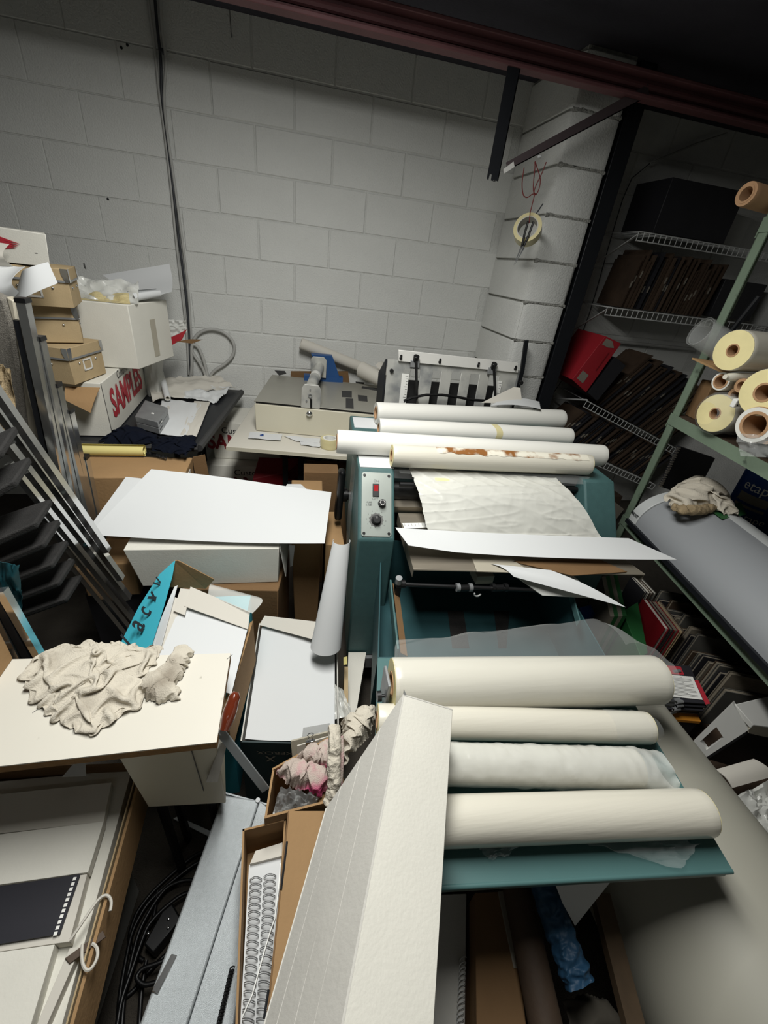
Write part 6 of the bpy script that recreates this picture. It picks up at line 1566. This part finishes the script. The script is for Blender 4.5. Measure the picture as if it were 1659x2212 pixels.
path = [lerp(path[int(k/3)], path[min(len(path)-1, int(k/3)+1)], (k % 3)/3) for k in range(3*len(path)-2)]
mb = MB().sweep(path, [.015+.003*noise.noise(V(i*.13, 3, 1)) for i in range(len(path))], 36)
for v_ in mb.v:
    k = (1-abs(noise.noise(V(v_.x*60+v_.z*20, v_.y*18, v_.z*18))))**4 + .5*(1-abs(noise.noise(v_*75)))**4
    v_ += V(-.3, -.3, .8)*.008*k
obj('rag_strip', mb, M['rag'], label='twisted white rag strip hanging over the rag carton', cat='cloth', smooth=80)
P_ = [Z(737, 1590, rz+.11), Z(738, 1640, rz+.09), Z(735, 1690, rz+.06), Z(728, 1738, rz+.03)]
obj('rag_strip', MB().sweep([lerp(P_[int(k/6)], P_[min(3, int(k/6)+1)], (k % 6)/6) for k in range(18)], .006, 10), M['ragpink'], label='thin pink-edged rag strip behind the twisted strip', cat='cloth', smooth=80)
crumple('plastic_bag', [Z(606, 1700, rz-.01), Z(688, 1722, rz-.02), Z(682, 1750, rz-.03), Z(588, 1762, rz-.02)], (0, 0, 1), M['clear'], 'crumpled clear bag in front of the rags', .03, 5, 'plastic bag', 91)
cbd = thing('clipped_board', 'grey board with a binder clip standing behind the rags', 'board', Z(680, 1620, rz))
obj('card', MB().prism([at(628, 1602, y=.66), at(715, 1580, y=.66), at(720, 1640, y=.64), at(634, 1660, y=.63)], (0, .004, 0)), M['creamg'], cbd)
obj('card', MB().prism([at(642, 1612, y=.645), at(708, 1592, y=.645), at(714, 1640, y=.63), at(640, 1650, y=.63)], (0, .003, 0)), M['paperw'], cbd)
e = at(670, 1598, y=.64)
cl = obj('binder_clip', MB().prism([e+V(-.012, 0, .0), e+V(.012, 0, .004), e+V(.013, 0, -.012), e+V(-.012, 0, -.016)], (0, -.008, 0)), M['chrome'], cbd, bev=.001)
obj('clip_handle', MB().sweep([e+V(*p) for p in ((-.006, -.002, .002), (-.003, -.002, .016), (-.008, -.002, .024), (-.004, -.002, .032), (.004, -.002, .034), (.008, -.002, .028), (.003, -.002, .018), (.006, -.002, .004))], .0009, 5), M['blackp'], cl)
c_ = at(690, 1606, y=.70)
obj('tape_reel', MB().sweep([c_+V(.055*math.cos(k*.21), 0, .055*math.sin(k*.21)) for k in range(30)], .004, 8, closed=True), M['clear'], label='clear plastic reel ring standing behind the clipped board', cat='reel')
obj('plastic_sleeve', MB().grid(lambda u, v: lerp(lerp(at(655, 1572, y=.69), at(712, 1562, y=.69), u), lerp(at(650, 1612, y=.68), at(715, 1605, y=.68), u), v), 6, 6), M['milky'], label='clear sleeve behind the binder clip', cat='plastic sleeve')

# ================================================================== long white carton in the foreground
lw = thing('long_carton', 'long narrow white carton lying tilted across the film rolls', 'box', (.15, .3, .79))
r_f, r_n = Z(871, 1499, .95), Z(737, 2212, .95)
e_f, e_n = Z(977, 1531, .895), Z(936, 2212, .895)
l_f, l_n = Z(703, 1748, .765), Z(570, 2212, .765)
def ext(a, b, k=1.2): return lerp(a, b, k)
r_n, e_n, l_n = ext(r_f, r_n), ext(e_f, e_n), ext(l_f, l_n)
b_f, b_n = e_f+V(-.012, 0, -.105), e_n+V(-.012, 0, -.105)
th = .003
obj('top_panel', MB().prism([r_f, e_f, e_n, r_n], (.001, 0, -th)), M['card'], lw)
obj('side_panel', MB().prism([r_f, r_n, l_n, l_f], (th, 0, -.001)), M['cardg'], lw, label='shaded grey side with faint creases')  # greyer card than the top: the side's shade is put into its colour
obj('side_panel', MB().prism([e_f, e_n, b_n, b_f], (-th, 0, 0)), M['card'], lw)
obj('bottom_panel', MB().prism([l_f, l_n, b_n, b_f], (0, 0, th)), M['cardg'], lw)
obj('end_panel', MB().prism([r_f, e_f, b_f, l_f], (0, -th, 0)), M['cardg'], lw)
for k in (.3, .55, .8):
    a_, b_ = lerp(r_f, l_f, k), lerp(r_n, l_n, k); n_ = (r_n-r_f).cross(l_f-r_f).normalized(); n_ = n_ if n_.x < 0 else -n_
    obj('crease', MB().sweep([a_, b_], .0006, 4), M['cardg'], lw)
obj('corner_tab', MB().prism([r_f, r_f+(e_f-r_f)*.06, r_f+V(0, .003, .012)], (0, -.001, 0)), M['paper'], lw)
c0 = Z(826, 1937, .93); obj('spot', MB().ball(lerp(lerp(r_f, r_n, .5), lerp(e_f, e_n, .5), .5)+V(-.018, 0, .0005), .0022, 8, (1, 1.3, .3)), M['creamg'], lw)

# ================================================================== dim things under the laminator shelf
def low(px, z, th_, m, lb, cat, name, bev=.002):
    return obj(name, MB().prism([Z(*p, z) for p in px], (0, 0, -th_)), M[m], label=lb, cat=cat, bev=bev)
low([(880, 1935), (1008, 1930), (1004, 2240), (860, 2240)], .28, .28, 'cardg', 'white carton with wire coil edge under the laminator shelf', 'box', 'floor_carton')
low([(1026, 1928), (1105, 1925), (1140, 2240), (1030, 2240)], .34, .34, 'kraftd', 'brown carton with a white tape strip under the laminator shelf', 'box', 'floor_carton')
low([(1075, 1925), (1103, 1922), (1150, 2084), (1110, 2092)], .345, .004, 'tab', 'pale tape strip along the brown carton under the shelf', 'tape', 'tape_strip')
a_, b_ = Z(1108, 1880, .40), Z(1184, 2240, .385)
roll('cardboard_tube', 'long brown cardboard tube leaning under the laminator shelf', a_, b_, .034, M['brownold'], core=.026, edge='core', cat='tube')
P_ = [Z(1168, 1880, .45), Z(1190, 1960, .45), Z(1212, 2020, .445), Z(1232, 2075, .44), Z(1254, 2130, .43)]
path = []
for a_, b_ in zip(P_, P_[1:]):
    for k in range(8): path.append(lerp(a_, b_, k/8))
path = [lerp(path[int(k/3)], path[min(len(path)-1, int(k/3)+1)], (k % 3)/3) for k in range(3*len(path)-2)]
mb = MB().sweep(path, [.031+.005*noise.noise(V(i*.12, 1, 7)) for i in range(len(path))], 48)
for v_ in mb.v:
    k = (1-abs(noise.noise(v_*28)))**4*.9+(1-abs(noise.noise(v_*60+V(4, 0, 0))))**4*.5
    v_ += V(-.4, -.3, .8)*.012*k
obj('blue_sheet', mb, M['bluecl'], label='crumpled blue sheet bundled under the laminator shelf', cat='sheet', smooth=80)
cloth_blob('grey_sack', [(1215, 2165), (1250, 2148), (1300, 2160), (1345, 2215), (1350, 2260), (1230, 2260)], .30, .12, M['sack'], 'grey sack below the blue sheet', seed=77, fold=.2, cat='sack')
quad_sheet('paper_sheet', [(1195, 1900), (1330, 1890), (1242, 2000), (1215, 1950)], .5, M['paper'], 'white sheet hanging from under the laminator shelf', 'paper', zs=[.55, .55, .46, .5], nu=6, nv=6)
a_, b_ = Z(1295, 1930, .42), Z(1375, 2240, .36)
obj('wood_plank', MB().sweep([a_, b_], 1, prof=[(-.012, -.02), (.012, -.02), (.012, .02), (-.012, .02)], up=(0, 0, 1)), M['woodp'], label='wooden plank leaning between the blue sheet and the grey roll', cat='plank')
cl0, cl1 = Z(1000, 2070, .289), Z(992, 2250, .289)
obj('wire_coil', MB().sweep([lerp(cl0, cl1, k/120)+V(.008*math.cos(k*.75), .003*math.sin(k*.75), .008*math.sin(k*.75)) for k in range(121)], .0012, 5), M['wire'], label='white wire coil lying on the floor carton edge', cat='coil')

# ================================================================== wall: cables, loops, hanging tape and scissors
for i, (dx0, m_) in enumerate(((0, 'wall_cable'), (.018, 'dkcable'), (.034, 'wall_cable'))):
    px = [(316, -30), (325, 60), (338, 130), (346, 200), (352, 270), (366, 390), (380, 500), (392, 610), (402, 720), (408, 830)]
    pts = []
    for j, p in enumerate(px):
        q = at(*p, y=2.905); w_ = dx0*(1.5 if j < 3 else (.35 if j < 5 else .9)); pts.append(q+V(w_+.006*math.sin(j*1.7+i), -.004*i, 0))
    path = []
    for a_, b_ in zip(pts, pts[1:]):
        for k in range(5): path.append(lerp(a_, b_, k/5))
    for _ in range(4): path = [path[0]]+[(path[j-1]+path[j]*2+path[j+1])/4 for j in range(1, len(path)-1)]+[path[-1]]
    obj('wall_cable', MB().sweep(path, .0065, 8), M[m_], label=['grey painted cable, first of three running down the block wall', 'dark cable in the middle of the three on the block wall', 'grey painted cable, last of three on the block wall'][i], cat='cable', smooth=80)
c0 = at(345, 110, y=2.905); obj('cable_clip', MB().ball(c0+V(.012, -.004, 0), .012, 10, (1.3, .6, 1)), M['dkcable'], label='dark clip holding the cables to the block wall', cat='clip')
for lp, lb in (([(408, 835), (416, 790), (412, 750), (424, 720), (455, 708), (488, 718), (508, 742), (505, 768), (485, 788), (462, 800), (452, 815), (446, 840)], 'large loop of white cable on the wall behind the folding table'), ([(450, 840), (442, 800), (425, 775), (412, 756), (416, 742), (428, 748), (438, 770), (446, 800), (452, 830)], 'small loop of white cable inside the large loop')):
    P_ = [at(*p, y=2.895) for p in lp]; path = []
    for a_, b_ in zip(P_, P_[1:]):
        for k in range(5): path.append(lerp(a_, b_, k/5))
    path.append(P_[-1])
    for _ in range(6): path = [path[0]]+[(path[j-1]+path[j]*2+path[j+1])/4 for j in range(1, len(path)-1)]+[path[-1]]
    obj('cable_loop', MB().sweep(path, .0095, 10), M['wall_cable'], label=lb, cat='cable', smooth=80)
for px in ((262, 103), (275, 97), (233, 430)):
    c0 = at(*px, y=2.9175); obj('anchor_hole', MB().cyl(c0, c0+V(0, -.001, 0), .006, n=10), M['inkb'], wb)
c0 = at(180, 568, y=2.9175); obj('scuff_mark', MB().prism([c0, c0+V(.006, 0, .0), c0+V(.008, 0, -.03), c0+V(-.001, 0, -.024)], (0, -.001, 0)), M['inkg'], wb)
c0 = at(496, 20, y=2.9175); obj('crack', MB().sweep([c0, c0+V(.001, 0, -.09)], .002, 4), M['inkg'], wb)
ty = 2.30
tc_ = at(1140, 497, y=ty)
ht = thing('hanging_tape', 'roll of tape hanging on a red wire beside the block pier', 'tape', tc_)
ax_ = V(-.55, -.75, .35).normalized()
obj('tape_ring', MB().pipe(tc_-ax_*.026, tc_+ax_*.026, .066, .05, 36), M['tape'], ht)
obj('tape_core', MB().pipe(tc_-ax_*.027, tc_+ax_*.027, .05, .046, 36), M['cardg'], ht)
sc2 = thing('scissors', 'open-shank scissors hanging below the tape roll', 'scissors', at(1115, 565, y=ty-.02))
s0_, s1_, s2_ = at(1146, 478, y=ty-.05), at(1128, 535, y=ty-.05), at(1110, 573, y=ty-.05)
for k, dx_ in enumerate((-.006, .008)):
    obj('handle', MB().sweep([s0_+V(dx_*2, 0, 0), lerp(s0_, s1_, .5)+V(dx_*1.6, 0, 0), s1_+V(dx_*.5, 0, 0)], .0055, 8), M['blackp'], sc2)
    obj('blade', MB().prism([s1_+V(dx_-.005, 0, 0), s1_+V(dx_+.005, 0, 0), s2_+V(dx_*.3, 0, 0)], (0, -.002, 0)), M['zinc'], sc2)
obj('rivet', MB().cyl(s1_+V(0, .003, 0), s1_+V(0, -.006, 0), .006, n=12), M['zinc'], sc2)
wp = [(1180, 350), (1172, 372), (1160, 395), (1152, 415), (1158, 423), (1166, 405), (1168, 385), (1160, 362), (1155, 345), (1156, 360), (1152, 395), (1152, 418), (1160, 420), (1150, 418), (1140, 428), (1130, 424), (1127, 400), (1130, 375), (1133, 358)]
P_ = [at(*p, y=ty-.02) for p in wp]; path = []
for a_, b_ in zip(P_, P_[1:]):
    for k in range(4): path.append(lerp(a_, b_, k/4))
for _ in range(3): path = [path[0]]+[(path[j-1]+path[j]*2+path[j+1])/4 for j in range(1, len(path)-1)]+[path[-1]]
path2 = [at(*p, y=ty-.03) for p in ((1155, 420), (1150, 440), (1145, 460), (1143, 482))]
obj('red_wire', MB().sweep(path, .0022, 6), M['redwire'], label='thin dark red wire looped over the slanting brace', cat='wire', smooth=80)
obj('hanger_wire', MB().sweep(path2, .0022, 6), M['redwire'], ht, smooth=80)
obj('tie_wire', MB().sweep([at(1173, 440, y=ty), at(1153, 470, y=ty)], .003, 5), M['dkcable'], ht)
c0 = at(1165, 338, y=ty-.03); obj('tape_knot', MB().ball(c0, .012, 10, (1, .7, .6)), M['paper'], label='white tape knot round the slanting brace', cat='tape')
